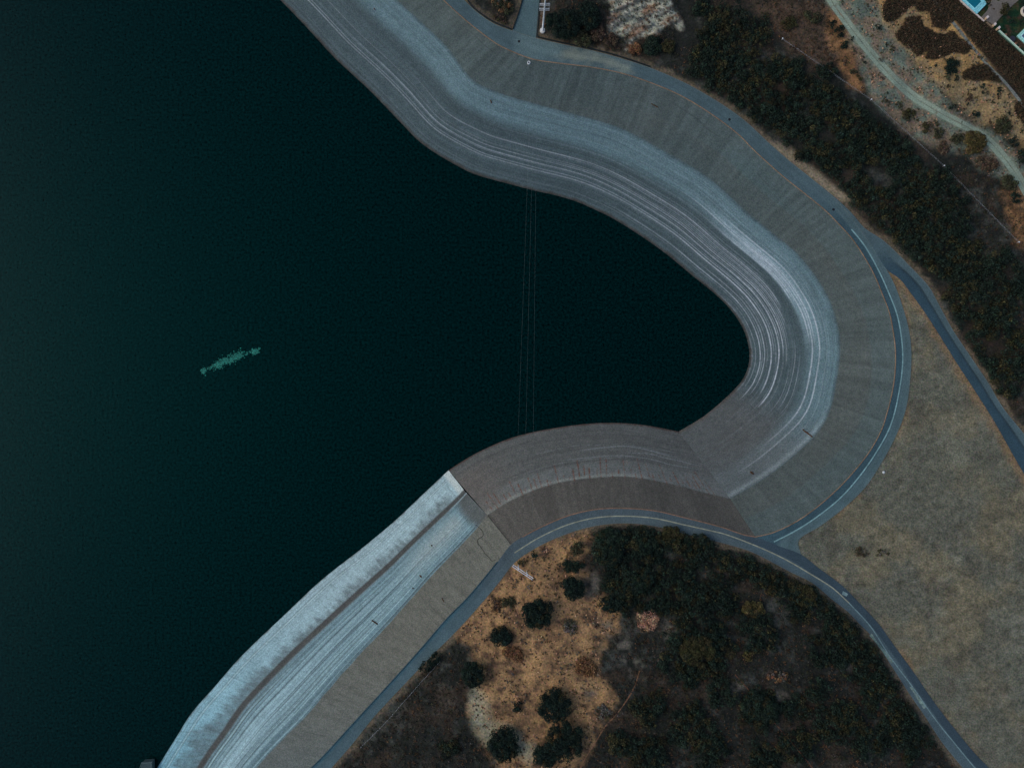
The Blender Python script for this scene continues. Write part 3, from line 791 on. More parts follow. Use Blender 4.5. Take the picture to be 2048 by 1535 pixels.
LINE_A = [(1703,458.6),(1729,491),(1755.7,537.8),(1776,581.7),(1794,628.6),(1802.6,672.6),(1805.6,716.5),(1801,766),(1782,848),(1750,908),(1711.8,961),(1676.6,999),(1624,1040),(1588.7,1062),(1547.7,1083)]
LINE_C = [(1029,1105),(1052,1090),(1076,1075.5),(1134.5,1049),(1193,1034.5),(1252,1031.5),(1310,1036),(1369,1049),(1427.5,1062),(1448,1067),(1506.6,1088.7),(1565,1115),(1624,1149),(1665,1175),(1698,1205)]
LINE_D = [(1698,1205),(1741,1252),(1779,1310.7),(1829,1378),(1870,1436.7),(1917,1495),(1949,1533.5),(2020,1612),(2150,1728)]
ribbon('road_marking', LINE_A, 0.62, Z_TOP + 0.012, C(98, 130, 138), M_LINE, label='white line along the curving crest road')
ribbon('road_marking', LINE_C, 0.55, Z_TOP + 0.012, C(116, 122, 112), M_LINE, label='faded yellow centre line below the bushy hill')
ribbon('road_marking', LINE_D, 0.50, Z_TOP + 0.012, C(88, 112, 120), M_LINE, label='pale centre line beside the dry grass')

def kerb(pts, w, h, col, label):
    c = even(catmull(pts), int(len(pts) * 14))
    t = np.gradient(c, axis=0); t /= np.linalg.norm(t, axis=1)[:, None]
    n = np.c_[-t[:, 1], t[:, 0]] * (w / SC / 2)
    prof = [(-1, -0.12), (-1, h * .8), (-0.7, h), (0.7, h), (1, h * .8), (1, -0.12)]
    P = np.stack([np.stack([*W(c[:, 0] + n[:, 0] * a, c[:, 1] + n[:, 1] * a, Z_TOP)[:2], np.full(len(c), Z_TOP + zz)], -1) for a, zz in prof], 1)
    k = (0.55 + .9 * fbm(c[:, 0] / 18, c[:, 1] / 18, 211, 4))[:, None, None]
    o = grid_mesh('kerb', P, M_CONC, np.broadcast_to(col, P.shape) * k, smooth_shade=False)
    return tag(o, label, kind='structure')
kerb(CRE, 0.42, 0.16, C(100, 86, 74), 'tan kerb along the crest of the bank')
kerb(CRE2[:-1], 0.5, 0.15, C(98, 80, 70), 'brown kerb along the middle of the bank')
kerb(CRE3[1:], 0.6, 0.15, C(34, 56, 68), 'dark kerb along the lower left of the bank')

# dirt tracks
PATH_N = [(1640,-60),(1662,0),(1690,40),(1720,80),(1750,116),(1785,155),(1830,195),(1880,226),(1935,255),(1975,280),(2010,318),(2035,352),(2060,395),(2120,480)]
def offs(pts, d):
    c = np.asarray(pts, float); t = np.gradient(c, axis=0); t /= np.linalg.norm(t, axis=1)[:, None]
    return c + np.c_[-t[:, 1], t[:, 0]] * d
ribbon('path', offs(PATH_N, 4.5), 1.9, 0, C(104, 120, 112), M_ROAD, drape=True, label='left wheel track of the pale dirt path', wob=.25)
ribbon('path', offs(PATH_N, -4.5), 1.9, 0, C(104, 118, 110), M_ROAD, drape=True, label='right wheel track of the pale dirt path', wob=.25)
ribbon('path', [(1845,-40),(1868,0),(1885,22),(1910,50),(1940,88),(1975,130),(2010,165),(2048,212),(2110,290)], 1.5, 0, C(88, 94, 94), M_GRND, drape=True, raise_=.06, label='narrow grey path below the garden wall', wob=.3)
ribbon('path', [(1279,1340),(1270,1370),(1258,1392),(1235,1425),(1211,1451),(1190,1485),(1170,1516),(1150,1560)], 0.7, 0, C(92, 70, 57), M_GRND, drape=True, label='narrow reddish trail at the edge of the dry hill', wob=.8)
ribbon('path', [(1470,1348),(1500,1382),(1540,1434),(1586,1487),(1625,1535),(1660,1580)], 0.45, 0, C(88, 62, 50), M_GRND, drape=True, label='thin straight trail through the brown scrub', wob=.5)

# ------------------------------------------------------------------ plants
def leaf_cloud(sph, cols, dens, size, r, low=-0.15):
    """many small leaf sprays over the upper part of each ball of twigs"""
    sph = np.asarray(sph, float); cols = np.asarray(cols, float)
    n = r.poisson(np.maximum(dens * 2 * math.pi * sph[:, 3] ** 2 * 1.15, 3))
    i = np.repeat(np.arange(len(sph)), n)
    m = len(i)
    z = r.uniform(low, 1, m); a = r.uniform(0, 2 * math.pi, m); q = np.sqrt(1 - z * z)
    d = np.c_[q * np.cos(a), q * np.sin(a), z]
    p = sph[i, :3] + d * (sph[i, 3] * r.uniform(0.72, 1.08, m))[:, None]
    nn = d + r.normal(0, 0.55, (m, 3)); nn[:, 2] = np.abs(nn[:, 2]) + .15
    nn /= np.linalg.norm(nn, axis=1)[:, None]
    t = np.cross(nn, r.normal(0, 1, (m, 3))); t /= np.linalg.norm(t, axis=1)[:, None] + 1e-9
    w = np.cross(nn, t)
    s = (size * r.uniform(0.55, 1.35, m))[:, None]
    t, w = t * s * .62, w * s * .40
    v = np.stack([p - t, p - w * .9, p + t, p + w], 1).reshape(-1, 3)
    c = cols[i] * np.exp(r.normal(0, 0.32, m))[:, None] * np.exp(r.normal(0, 0.09, (m, 3)))
    return v, np.repeat(np.clip(c, 0, .8), 4, 0)

def quads(v): return np.arange(len(v)).reshape(-1, 4)

def lobes(cx, cy, z0, rx, ry, rot, h, r, k=None):
    """rounded clumps that fill a crown of radii rx, ry and height h"""
    a = math.pi * rx * ry
    k = k or int(np.clip(a / 1.7, 5, 80))
    rr = np.sqrt(r.uniform(0, 1, k)) * 0.80; th = r.uniform(0, 2 * math.pi, k)
    u, w = rr * np.cos(th) * rx, rr * np.sin(th) * ry
    ca, sa = math.cos(rot), math.sin(rot)
    lr = np.clip(min(rx, ry) * r.uniform(0.22, 0.36, k), 0.32, 1.7)
    z = z0 + np.maximum(h - lr, 0.1) * (0.50 + 0.50 * np.sqrt(1 - rr ** 2)) * r.uniform(0.72, 1.0, k)
    return np.c_[cx + u * ca - w * sa, cy + u * sa + w * ca, z, lr]

GREEN = C(22, 33, 28, 1.0); OLIVE = C(42, 42, 28, .95); DGREEN = C(17, 28, 25, 1.0); BROWN = C(54, 46, 40, 1.1)
GREYB = C(66, 66, 64, 1.1); RUST = C(80, 60, 44, 1.1); PINK = C(134, 104, 88, 1.2); GOLD = C(56, 52, 33, 1.0)
MIXD = C(40, 42, 32, 1.15)
PAL = dict(g=GREEN, o=OLIVE, d=DGREEN, b=BROWN, y=GREYB, r=RUST, p=PINK, l=GOLD, m=MIXD)

# px, py, radius x, radius y, turn, height m, colour, kind, label
PLANTS = [
 (1076,1226,31,30,0,7,'d','t','large round dark tree alone on the dry grass hill'),
 (1146,1176,24,21,20,5,'d','t','dark tree at the right edge of the dry grass, below a long low bush'),
 (1143,1132,27,13,5,3.0,'g','s','long low green bush on the dry grass right of the twin pole pylon'),
 (1155,1097,12,14,0,2.6,'m','s','dark bush at the top right tip of the dry grass'),
 (1003,1274,20,20,0,5,'d','t','small dark tree below the large round one, with dead brush at its foot'),
 (1026,1308,24,14,25,1.8,'r','d','patch of dead rusty brush against the small dark tree'),
 (947,1349,21,27,-15,6,'d','t','oval dark tree at the left edge of the dry grass'),
 (1036,1413,11,11,0,3,'d','s','little round dark bush standing alone on pale dry grass'),
 (1109,1411,33,33,10,7,'d','t','broad dark tree at the upper end of the joined pair on the dry hill'),
 (1130,1481,40,42,0,7,'d','t','broad dark tree at the lower end of the joined pair on the dry hill'),
 (1088,1512,22,20,0,5,'d','t','dark tree at the left foot of the joined pair'),
 (1009,1489,32,35,0,7,'d','t','wide dark tree at the bottom edge beside the pale grass'),
 (1225,1208,29,15,5,4,'d','t','flat topped dark tree on the right of the dry grass'),
 (1222,1080,28,22,0,5,'g','t','dark green tree right under the curve of the hill road'),
 (1220,1112,24,18,0,4.5,'g','t','dark green tree just below the one under the road curve'),
 (1290,1092,26,16,-10,4,'g','t','green tree below the road, middle of the row on the hill top'),
 (1346,1068,24,15,10,4,'o','t','olive tree touching the road at the top of the hill'),
 (1405,1083,26,15,20,4,'g','t','green tree close under the road, towards the junction'),
 (1275,1167,34,18,-15,4.5,'g','t','wide green tree in the middle of the bushy hill'),
 (1296,1240,22,21,0,2.4,'p','d','pinkish bare bush in the brown scrub'),
 (1067,1107,10,8,0,1.8,'g','s','small green bush above the twin pole pylon'),
 (1047,1124,12,8,0,1.5,'o','s','olive bush right behind the crossarm of the pylon'),
 (1088,1117,4.5,4.5,0,1.2,'m','s','tiny dark bush between the pylon and the long low bush'),
 (1098,1131,5,5,0,1.2,'m','s','tiny dark bush left of the long low bush'),
 (1033,1164,7,18,30,1.5,'b','d','narrow brown brush below the pylon near the road'),
 (994,1211,14,14,0,1.7,'b','d','brown brush left of the large round tree, nearest the road'),
 (1017,1205,14,15,0,1.9,'m','d','grey brown brush between the road side brush and the large round tree'),
 (1055,1173,7,6,0,1.2,'y','d','small grey brush above the large round tree'),
 (979,1343,6,6,0,1.2,'b','d','small brown shrub right of the oval dark tree'),
 (974,1369,3.5,3,0,0.9,'b','d','tiny brown shrub below the oval dark tree'),
 (1141,1253,16,14,0,1.6,'y','d','grey brush in the middle of the dry grass'),
 (1189,1251,8,7,0,1.3,'y','d','small grey brush on the right of the dry grass'),
 (1016,1234,5,5,0,1.0,'b','d','little brown shrub left of the large round tree'),
 (1172,1335,24,18,30,0.7,'r','d','low brown brush on the lower right of the dry grass'),
 (1208,1424,15,15,0,1.5,'y','d','grey brush beside the reddish trail'),
 (860,1325,31,11,-43,3.2,'d','s','long dark bush hugging the road on the lower left'),
 (1606,1190,30,20,25,4,'o','t','olive green tree below the road junction'),
 (1508,1219,21,16,0,3.2,'l','s','olive gold bush in the right half of the bushy hill'),
 (1496,1311,11,12,0,2.2,'l','s','small olive gold bush in the brown scrub'),
 (1521,1418,38,26,10,4.5,'g','t','dark green tree crossed by the thin straight trail'),
 (1395,1300,38,30,0,5,'o','t','big olive tree in the heart of the bushy hill'),
 (1555,1352,22,12,0,1.8,'r','d','rusty brush above the thin straight trail'),
 (1722,1103,23,9,4,1.2,'b','d','dark brown brush heap alone on the mown grass'),
 (1763,1105,17,8,4,0.8,'o','d','thin olive brush heap trailing right of the dark one'),
 # slope beyond the outer road
 (1949,284,22,21,0,5,'l','t','round olive gold tree on the pale dirt path'),
 (1914,278,12,12,0,2.6,'m','s','dark bush left of the round olive gold tree'),
 (1888,296,13,13,0,2.4,'b','s','brown bush lowest in the row left of the olive gold tree'),
 (1820,229,13,12,0,2.6,'o','s','olive bush left of the path with bare dirt around it'),
 (1855,254,12,10,0,2.2,'o','s','olive bush between the path and the end of the fence'),
 (1879,266,11,11,0,2.4,'m','s','dark bush lower of the two touching bushes by the path'),
 (1873,246,7,6,0,1.8,'o','s','small olive bush upper of the two touching bushes by the path'),
 (1797,208,9,8,0,2,'m','s','dark bush on grey dirt right of the second fence post'),
 (1773,205,10,6,0,1.8,'o','s','low olive bush just right of the second fence post'),
 (2008,250,14,19,-15,3.2,'m','s','tall dark bush right of the path below the row of dots'),
 (2029,283,10,11,0,2.6,'d','s','dark round bush at the right edge, beside the path'),
 (1954,227,10,8,0,2,'d','s','dark bush standing on tan grass just above the path'),
 (1907,215,11,6,0,1.6,'g','s','flat green bush on grey dirt above the path'),
 (1935,207,5,4,0,1.2,'d','s','tiny dark bush in the tan clearing, nearest the path'),
 (1940,195,9,8,0,1.7,'b','s','brown bush in the middle of the tan clearing'),
 (1971,185,8,7,0,1.7,'d','s','dark bush upper right of the brown one in the tan clearing'),
 (1946,179,6,5,0,1.4,'d','s','small dark bush between the two in the tan clearing'),
 (1963,171,9,7,0,1.7,'d','s','dark bush at the top of the tan clearing'),
 (2000,182,8,8,0,1.8,'d','s','dark bush at the right of the tan clearing near the grey path'),
 (1911,155,7,7,0,1.8,'d','s','dark round bush right of a twin under the big mats'),
 (1897,157,7,7,0,1.7,'m','s','brown green round bush left of its twin under the big mats'),
 (1896,174,6,5,0,1.3,'m','s','small bush directly below the twin bushes'),
 (2020,226,6,5,0,1.4,'d','s','small dark bush near the right edge above the tall dark bush'),
 (1889,117,7,5,0,1.3,'m','s','little bush in the gap between two dark mats'),
 (1870,129,5,5,0,1.2,'d','s','little dark bush below the large dark mat'),
 (1905,130,13,21,15,2.2,'d','s','upright dark bush between the large mat and the lower mat'),
 (1756,54,8,7,0,1.8,'d','s','dark bush at the edge of the grey dirt near the top'),
 (1762,119,6,5,0,1.3,'b','s','small brown bush touching the right side of the path'),
 (1786,98,5,5,0,1.2,'o','s','small olive bush on grey dirt under the dark mats'),
 (1774,89,4,4,0,1.0,'d','s','tiny dark bush right of the upper path'),
 (1707,78,6,5,0,1.3,'d','s','dark bush just left of the upper path'),
 (1709,98,7,6,0,1.4,'m','s','dark bush below another along the left of the path'),
 (1688,88,9,10,0,2,'d','s','dark bush on the orange soil'),
 (1680,62,13,11,0,2.6,'d','s','dark bush at the top of the orange soil'),
 (1665,48,9,9,0,2.2,'d','s','dark bush left of the upper path above the orange soil'),
 (1625,34,20,12,10,2.6,'m','s','wide dark bush on brown ground near the top'),
 (1580,46,15,13,0,2.6,'o','s','olive bush on brown ground left of the wide dark one'),
 (1709,141,8,9,0,1.8,'m','s','dark bush at the lower end of the orange soil'),
 (1718,156,9,7,0,1.8,'o','s','olive bush at the foot of the orange soil'),
 (1691,124,9,11,0,1.5,'b','d','brown brush in the middle of the orange soil'),
 (1729,126,4,4,0,1.0,'g','s','tiny green bush on grey dirt beside the path bend'),
 (1744,150,6,5,0,1.0,'r','d','small reddish shrub on grey dirt left of the path'),
 (1768,155,4,4,0,.9,'b','s','tiny brown bush left of the path'),
 (1775,185,3,3,0,.8,'d','s','lone black dot of a bush on the grey dirt'),
 (1725,177,7,6,0,1.5,'b','s','brown bush where orange soil meets the grey dirt'),
 (2022,366,18,14,30,3,'m','s','dark green bush right of the path near the right edge'),
 (2031,396,12,11,0,2.4,'d','s','dark bush above the orange patch at the right edge'),
 (1976,326,20,15,30,2.6,'b','s','brown bush below the path left of the last fence post'),
 (2046,255,5,18,0,3.2,'d','s','dark bush cut by the right edge of the picture'),
 (2044,312,8,18,0,4,'d','t','very dark tree cut by the right edge, below the path'),
 (1127,48,36,30,10,6,'d','t','dense dark tree right of the tall steel pole'),
 (1175,30,26,26,0,5,'d','t','dark tree left of the bare eroded slope'),
 (1165,76,22,14,15,3.5,'m','s','dark bush below the dense tree, above the road wall'),
 (1195,62,14,20,0,3,'b','s','brown bush at the left foot of the bare eroded slope'),
 (1222,78,15,13,0,2.4,'b','s','reddish brown bush under the bare eroded slope'),
 (1306,90,18,18,0,3.2,'g','s','green bush at the lower right foot of the eroded slope'),
 (1270,98,15,12,0,2.0,'r','s','rusty bush below the eroded slope near the road'),
 (1338,92,14,13,0,3,'o','s','olive bush right of the green one under the eroded slope'),
 (1005,8,26,15,32,1.6,'m','d','brown green brush in the wedge left of the access road'),
 (1002,38,20,9,30,1.3,'o','d','olive brush at the tip of the wedge by the access road'),
 (990,-14,30,14,32,1.6,'y','d','greyish brush at the top edge left of the access road'),
 (1086,40,8,14,0,1.2,'r','d','rusty weeds around the foot of the tall steel pole'),
]
NAME = {'t': 'tree', 's': 'shrub', 'd': 'dry_shrub'}
CAT = {'t': 'tree', 's': 'shrub', 'd': 'brush'}
GRP = {'t': 'trees on the slopes round the reservoir', 's': 'shrubs on the slopes', 'd': 'patches of dead brush'}
pp = np.array([(p[0], p[1]) for p in PLANTS], float)
pz = zfun(pp[:, 0], pp[:, 1])
for i, (x, y, rx, ry, rot, h, cc, kd, label) in enumerate(PLANTS):
    r = np.random.default_rng(1000 + i)
    z = float(pz[i]) - 0.1
    k = SC * (H - z - h * .6) / H
    gx0, gy0, _ = W(x, y, z + h * .6)            # the crown is what the photo shows
    a, b2 = rx * k * 1.13, ry * k * 1.13
    t = thing(NAME[kd], label, CAT[kd], (gx0, gy0, z), GRP[kd])
    sp = lobes(0, 0, 0, a, b2, -R(rot), h, r)
    base = PAL[cc]
    hue = base[None] * np.exp(r.normal(0, .16, (len(sp), 1))) * np.exp(r.normal(0, .05, (len(sp), 3)))
    if kd == 'd':
        alt = PAL[r.choice(list('bymr'))]; hue = np.where(r.random((len(sp), 1)) < .3, alt[None], hue)
        v, c = leaf_cloud(sp, hue, 3.2, 0.55, r, 0.0)
    elif kd == 't':
        alt = OLIVE * .7; hue = np.where(r.random((len(sp), 1)) < .08, alt[None], hue)
        v, c = leaf_cloud(sp, hue, 7.5, 0.50, r)
    else:
        v, c = leaf_cloud(sp, hue, 7.0, 0.50, r)
    v[:, 2] = np.maximum(v[:, 2], 0.02)
    make_mesh('crown' if kd == 't' else 'foliage', v, quads(v), M_LEAF, t, c)
    m = MB(); th = r.uniform(0, 6.28)
    tr = 0.05 * h if kd == 't' else 0.03 * h
    m.tube([(0, 0, -.3), (.05 * h * math.cos(th), .05 * h * math.sin(th), .3 * h), (0, 0, .62 * h)], [tr * 1.4, tr, tr * .6], 7)
    for q in range(3):
        an = th + q * 2.1
        m.tube([(0, 0, .3 * h), (.3 * a * math.cos(an), .3 * b2 * math.sin(an), .55 * h), (.55 * a * math.cos(an), .55 * b2 * math.sin(an), .68 * h)], [tr * .7, tr * .5, tr * .2], 5)
    m.build('trunk' if kd == 't' else 'stems', M_BARK, t)

# dense scrub that reads as one mass
NE1 = [(1378,-60),(1378,40),(1400,78),(1345,110),(1350,140),(1400,160),(1465,200),(1510,236),(1560,280),(1620,325),(1680,372),(1718,410),(1760,455),(1812,498),(1850,540),(1882,585),(1906,635),(1940,690),(1970,732),(2000,782),(2040,835),(2080,880),(2200,1060),(2300,1000),
       (2300,520),(2048,520),(2000,470),(1965,420),(1925,385),(1885,345),(1850,310),(1800,268),(1745,222),(1700,180),(1640,160),(1600,135),(1560,95),(1530,50),(1490,10),(1480,-60)]
NE1_T = [(1480,-60),(1640,-60),(1655,30),(1670,80),(1690,150),(1640,155),(1590,120),(1540,60)]
NE1_L = [(1340,-60),(1355,-20),(1364,40),(1340,75),(1330,110),(1262,118),(1225,98),(1180,92),(1100,78),(1090,20),(1085,-60)]
NE2 = [(1885,345),(1925,300),(1990,330),(2030,390),(2060,420),(2050,520),(2000,470),(1940,395)]
S1 = [(1180,1062),(1250,1054),(1310,1060),(1370,1076),(1430,1092),(1500,1112),(1540,1130),(1590,1155),(1640,1186),(1690,1228),(1735,1272),(1780,1340),(1830,1418),(1875,1482),(1912,1530),(1980,1620),(1500,1640),(1140,1640),(1170,1525),(1210,1455),(1242,1400),
      (1210,1360),(1200,1300),(1245,1262),(1245,1222),(1205,1186),(1178,1190),(1164,1120),(1176,1090)]
S2 = [(640,1570),(690,1512),(740,1462),(790,1408),(840,1352),(880,1310),(905,1275),(920,1275),(932,1305),(945,1350),(934,1395),(932,1425),(955,1470),(982,1500),(1000,1560),(980,1640),(600,1640)]
GREENS_N = [(1470,60,70),(1440,130,60),(1540,190,80),(1610,210,80),(1660,220,60),(1580,250,60),(1740,260,70),(1690,300,60),(1780,330,70),(1840,380,70),(1730,400,60),(1620,290,40),(1860,470,90),(1930,560,80),(1990,560,70),(1900,520,70),(1970,640,80),(2020,720,60),(1425,45,40),(1500,150,60),(1790,420,60),(1650,180,50)]
GAPS_N = [(1560,172,14),(1530,200,12),(1655,270,20),(1765,350,26),(1745,340,20),(1800,385,16),(1695,345,18),(1870,575,26),(1990,690,24),(1395,40,14),(1385,70,16),(1600,290,16),(1630,330,14),(1940,650,16),(2020,540,14)]
GREENS_S = [(1230,1085,50),(1290,1095,50),(1350,1075,40),(1410,1090,50),(1480,1118,40),(1280,1170,60),(1340,1180,60),(1390,1220,60),(1400,1300,70),(1330,1160,50),(1540,1150,40),(1600,1190,50),(1640,1205,40),(1690,1240,40),(1520,1260,40),(1720,1310,50),(1760,1370,40),(1520,1420,40),(1830,1480,40),(1440,1190,40),(1660,1300,40),(1800,1440,40),(1590,1420,30),(1300,1420,36),(1380,1460,44),(1450,1380,36),(1420,1505,36),(1600,1490,36),(1680,1440,44),(1740,1490,36),(1300,1510,36),(1640,1380,28),(1250,1490,26),(1530,1520,30)]
GAPS_S = [(1188,1165,22),(1215,1255,16),(1250,1290,18),(1300,1245,20),(1475,1375,14),(1565,1388,18),(1260,1330,16),(1475,1180,14),(1540,1210,18),(1640,1300,12),(1590,1480,12),(1700,1340,12)]

def field(x, y, blobs):
    s = np.zeros(np.shape(x))
    for a, b2, r0 in blobs: s = np.maximum(s, np.exp(-((x - a) ** 2 + (y - b2) ** 2) / r0 ** 2))
    return s

def scrub(name, polys, step, greens, gaps, seed, label, grow=1.0, dry=0.5, low=1.0):
    r = np.random.default_rng(seed)
    P = np.vstack([np.asarray(p, float) for p in polys]); lo, hi = P.min(0), P.max(0)
    lo = np.maximum(lo, (-150, -110)); hi = np.minimum(hi, (2200, 1650))
    gxx, gyy = np.meshgrid(np.arange(lo[0], hi[0], step), np.arange(lo[1], hi[1], step))
    x = gxx.ravel() + r.uniform(-.6, .6, gxx.size) * step; y = gyy.ravel() + r.uniform(-.6, .6, gxx.size) * step
    ins = np.zeros(x.shape, bool)
    wob = (fbm(x / 20, y / 20, seed, 3) - .5) * 26
    for p in polys: ins |= (dist(x, y, p, True) * np.where(inside(x, y, p), 1, -1) + wob) > 1
    x, y = x[ins], y[ins]
    d = road_dist(x, y); ok = d > 7; x, y, d = x[ok], y[ok], d[ok]
    gr = np.clip(field(x, y, greens) * 1.25 + (fbm(x / 26, y / 26, seed + 5, 4) - .5) * 1.1, 0, 1)
    gp = field(x, y, gaps) + (fbm(x / 12, y / 12, seed + 6, 3) - .5) * .6
    keepm = (gp < .45) & (r.random(x.shape) < np.where(gr > .45, .86, dry))
    x, y, gr, d = x[keepm], y[keepm], gr[keepm], d[keepm]
    isg = gr > .45
    rad = np.where(isg, .6 + 1.9 * r.random(x.shape) ** 2, r.uniform(.35, .95, x.shape)) * grow
    hgt = np.where(isg, 1.0 + 2.2 * gr * r.uniform(.5, 1.2, x.shape), .25 + .5 * r.random(x.shape)) * low
    z = zfun(x, y, d)
    X, Y, _ = W(x, y, z + hgt)
    pick = r.random(x.shape); tone = fbm(x / 30, y / 30, seed + 8, 3)
    col = np.where(pick[:, None] < .62, GREEN, np.where(pick[:, None] < .82, DGREEN, OLIVE * .75))
    col = np.where((tone > .58)[:, None] & (pick > .55)[:, None], OLIVE, col)
    cold = np.where(pick[:, None] < .30, BROWN * .85, np.where(pick[:, None] < .46, GREYB * .7, np.where(pick[:, None] < .84, MIXD * .85, RUST * .5)))
    cold = np.where((tone > .60)[:, None] & (pick > .5)[:, None], RUST * .85, cold)
    c = np.where(isg[:, None], col, cold * .80) * np.exp(r.normal(0, .22, x.shape))[:, None]
    sp = np.c_[X, Y, np.maximum(z + hgt - rad * .8, z + .1), rad]
    v1, c1_ = leaf_cloud(sp[isg], c[isg], 3.6, .58, r)
    v2, c2_ = leaf_cloud(sp[~isg], c[~isg], 3.4, .40, r, 0.0)
    v = np.vstack([v1, v2]); cc = np.vstack([c1_, c2_])
    print(name, len(x), 'clumps', len(v) // 4, 'leaves')
    return tag(make_mesh(name, v, quads(v), M_LEAF, None, cc), label, 'scrub', kind='stuff')

scrub('scrub', [NE1, NE1_T, NE1_L, NE2], 6.4, GREENS_N, GAPS_N, 301, 'dense dark scrub covering the slope beyond the outer road', dry=.8)
scrub('scrub', [S1], 6.4, GREENS_S, GAPS_S, 303, 'dense scrub covering the right side of the small hill', dry=.92)
scrub('scrub', [S2], 6.4, [(900,1500,18)], [(745,1530,14),(760,1440,8)], 305, 'low brown scrub beside the lower left road', dry=.75, low=.8)
TUFT_S = [p for p in TAN_S]
def tufts(name, poly, n, cols, size, seed, label, avoid=None, rad=(.15, .5)):
    r = np.random.default_rng(seed)
    P = np.asarray(poly, float); lo, hi = P.min(0), P.max(0)
    x = r.uniform(lo[0], hi[0], n * 3); y = r.uniform(lo[1], hi[1], n * 3)
    ok = inside(x, y, poly) & (fbm(x / 18, y / 18, seed, 3) + r.normal(0, .12, x.shape) > .52)
    x, y = x[ok][:n], y[ok][:n]
    d = road_dist(x, y); ok = (d > 4) & (dist(x, y, PATH_LINE) > 13); x, y, d = x[ok], y[ok], d[ok]
    z = zfun(x, y, d); X, Y, _ = W(x, y, z)
    c = np.asarray([PAL[k] for k in cols])[r.integers(0, len(cols), len(x))]
    sp = np.c_[X, Y, z, r.uniform(*rad, len(x))]
    v, cc = leaf_cloud(sp, c, 9, size, r, 0.05)
    return tag(make_mesh(name, v, quads(v), M_LEAF, None, cc), label, 'dry grass', kind='stuff')
tufts('dry_grass', TAN_S, 2600, 'prlby', .42, 401, 'tufts of dry grass scattered over the small hill')
tufts('dry_grass', [(1645,-20),(1745,-20),(1900,-20),(1990,150),(2060,240),(2060,420),(1930,310),(1790,250),(1700,100)], 2600, 'pyblm', .42, 403, 'tufts of dry grass on the slope round the dirt path')

# low dark mats of creeping plants
MATS = list(zip(MAT_POLY, ('upper left dark brown mat with a rounded end', 'large lobed dark brown mat in the middle', 'dark brown mat against the top of the grey path',
                           'pointed dark brown mat below the large lobed one', 'dark brown mat cut by the right edge', 'long dark brown mat between the grey path and the garden wall')))
for i, (poly, label) in enumerate(MATS):
    r = np.random.default_rng(500 + i)
    P = np.asarray(poly, float); lo, hi = P.min(0) - 6, P.max(0) + 6
    n = int((hi - lo).prod() / 4.5)
    x = r.uniform(lo[0], hi[0], n); y = r.uniform(lo[1], hi[1], n)
    sd = dist(x, y, poly, True) * np.where(inside(x, y, poly), 1, -1) + (fbm(x / 8, y / 8, 55, 3) - .5) * 5
    x, y, sd = x[sd > 0], y[sd > 0], sd[sd > 0]
    z = zfun(x, y); X, Y, _ = W(x, y, z)
    cols = np.where(r.random((len(x), 1)) < .7, C(44, 38, 30, 1.15), np.where(r.random((len(x), 1)) < .5, C(34, 36, 28, 1.15), C(58, 46, 36, 1.1)))
    sp = np.c_[X, Y, z + np.clip(sd / 30, 0, .25), r.uniform(.35, .7, len(x))]
    v, cc = leaf_cloud(sp, cols, 5.5, .36, r, 0.1)
    o = make_mesh('plant_mat', v, quads(v), M_LEAF, None, cc)
    tag(o, label + ' of creeping plants', 'plant mat', 'dark mats of creeping plants')

# weeds growing in the joints of the banks
def bank_z(px, py):
    """height of the bank surface seen at a photo pixel"""
    best, zb = 1e9, 0
    for P in (P1, P2, P3):
        k = SC * (H - P[..., 2]) / H
        d2 = (P[..., 0] / k + CX - px) ** 2 + (CY - P[..., 1] / k - py) ** 2
        j = np.unravel_index(np.argmin(d2), d2.shape)
        if d2[j] < best: best, zb = d2[j], P[j][2]
    return float(zb)
WEEDS = [((1606,859),(1624,873),1.6,'longest rusty line of weeds, on the streaked bank near the junction'),
         ((1501,943),(1506,947),2.2,'small rusty weed clump low on the streaked bank above the junction'),
         ((744,1240),(755,1247),1.6,'rusty weed line on the pale lower left bank'),
         ((840,1150),(843,1153),1.8,'rusty weed tuft in the middle of the pale bank'),
         ((862,1089),(864,1091),1.4,'dark weed tuft highest on the pale streaks'),
         ((825,1175),(828,1176),1.2,'tiny weed tuft just below the rusty one on the pale bank'),
         ((884,1196),(888,1203),1.2,'thin rusty weeds on the plain tan band beside the road'),
         ((981,201),(983,206),1.4,'dark weed tuft on the chalky band of the upper bank'),
         ((748,17),(750,19),1.2,'tiny weed tuft on the chalky band at the top edge'),
         ((1303,208),(1316,215),1.1,'thin weed line in a joint high on the bank under the outer road')]
for i, (a, b2, w, label) in enumerate(WEEDS):
    r = np.random.default_rng(600 + i)
    n = max(5, int(math.dist(a, b2) * 2.0))
    t = np.linspace(0, 1, n); x = a[0] + (b2[0] - a[0]) * t + r.normal(0, .25, n); y = a[1] + (b2[1] - a[1]) * t + r.normal(0, .25, n)
    z = np.array([bank_z(p, q) for p, q in zip(x, y)]); X, Y, _ = W(x, y, z)
    c = np.where(r.random((n, 1)) < .6, C(74, 54, 42), C(52, 44, 36))
    v, cc = leaf_cloud(np.c_[X, Y, z + .05, np.full(n, w * .2)], c, 14, .26, r, 0.0)
    tag(make_mesh('weed_tuft', v, quads(v), M_LEAF, None, cc), label, 'weeds', 'weeds in the joints of the banks')
CRACKS = [([(951,1049),(957,1054),(964,1060),(966,1070),(956,1078),(955,1084),(962,1094),(970,1106),(978,1114),(984,1121),(990,1119)], 'crooked line of dark weeds in a crack beside the bank joint', .12),
          ([(976,1030),(988,1046),(1002,1063),(1014,1078),(1021,1087)], 'straight thin line of dark weeds along the bank joint', .08)]
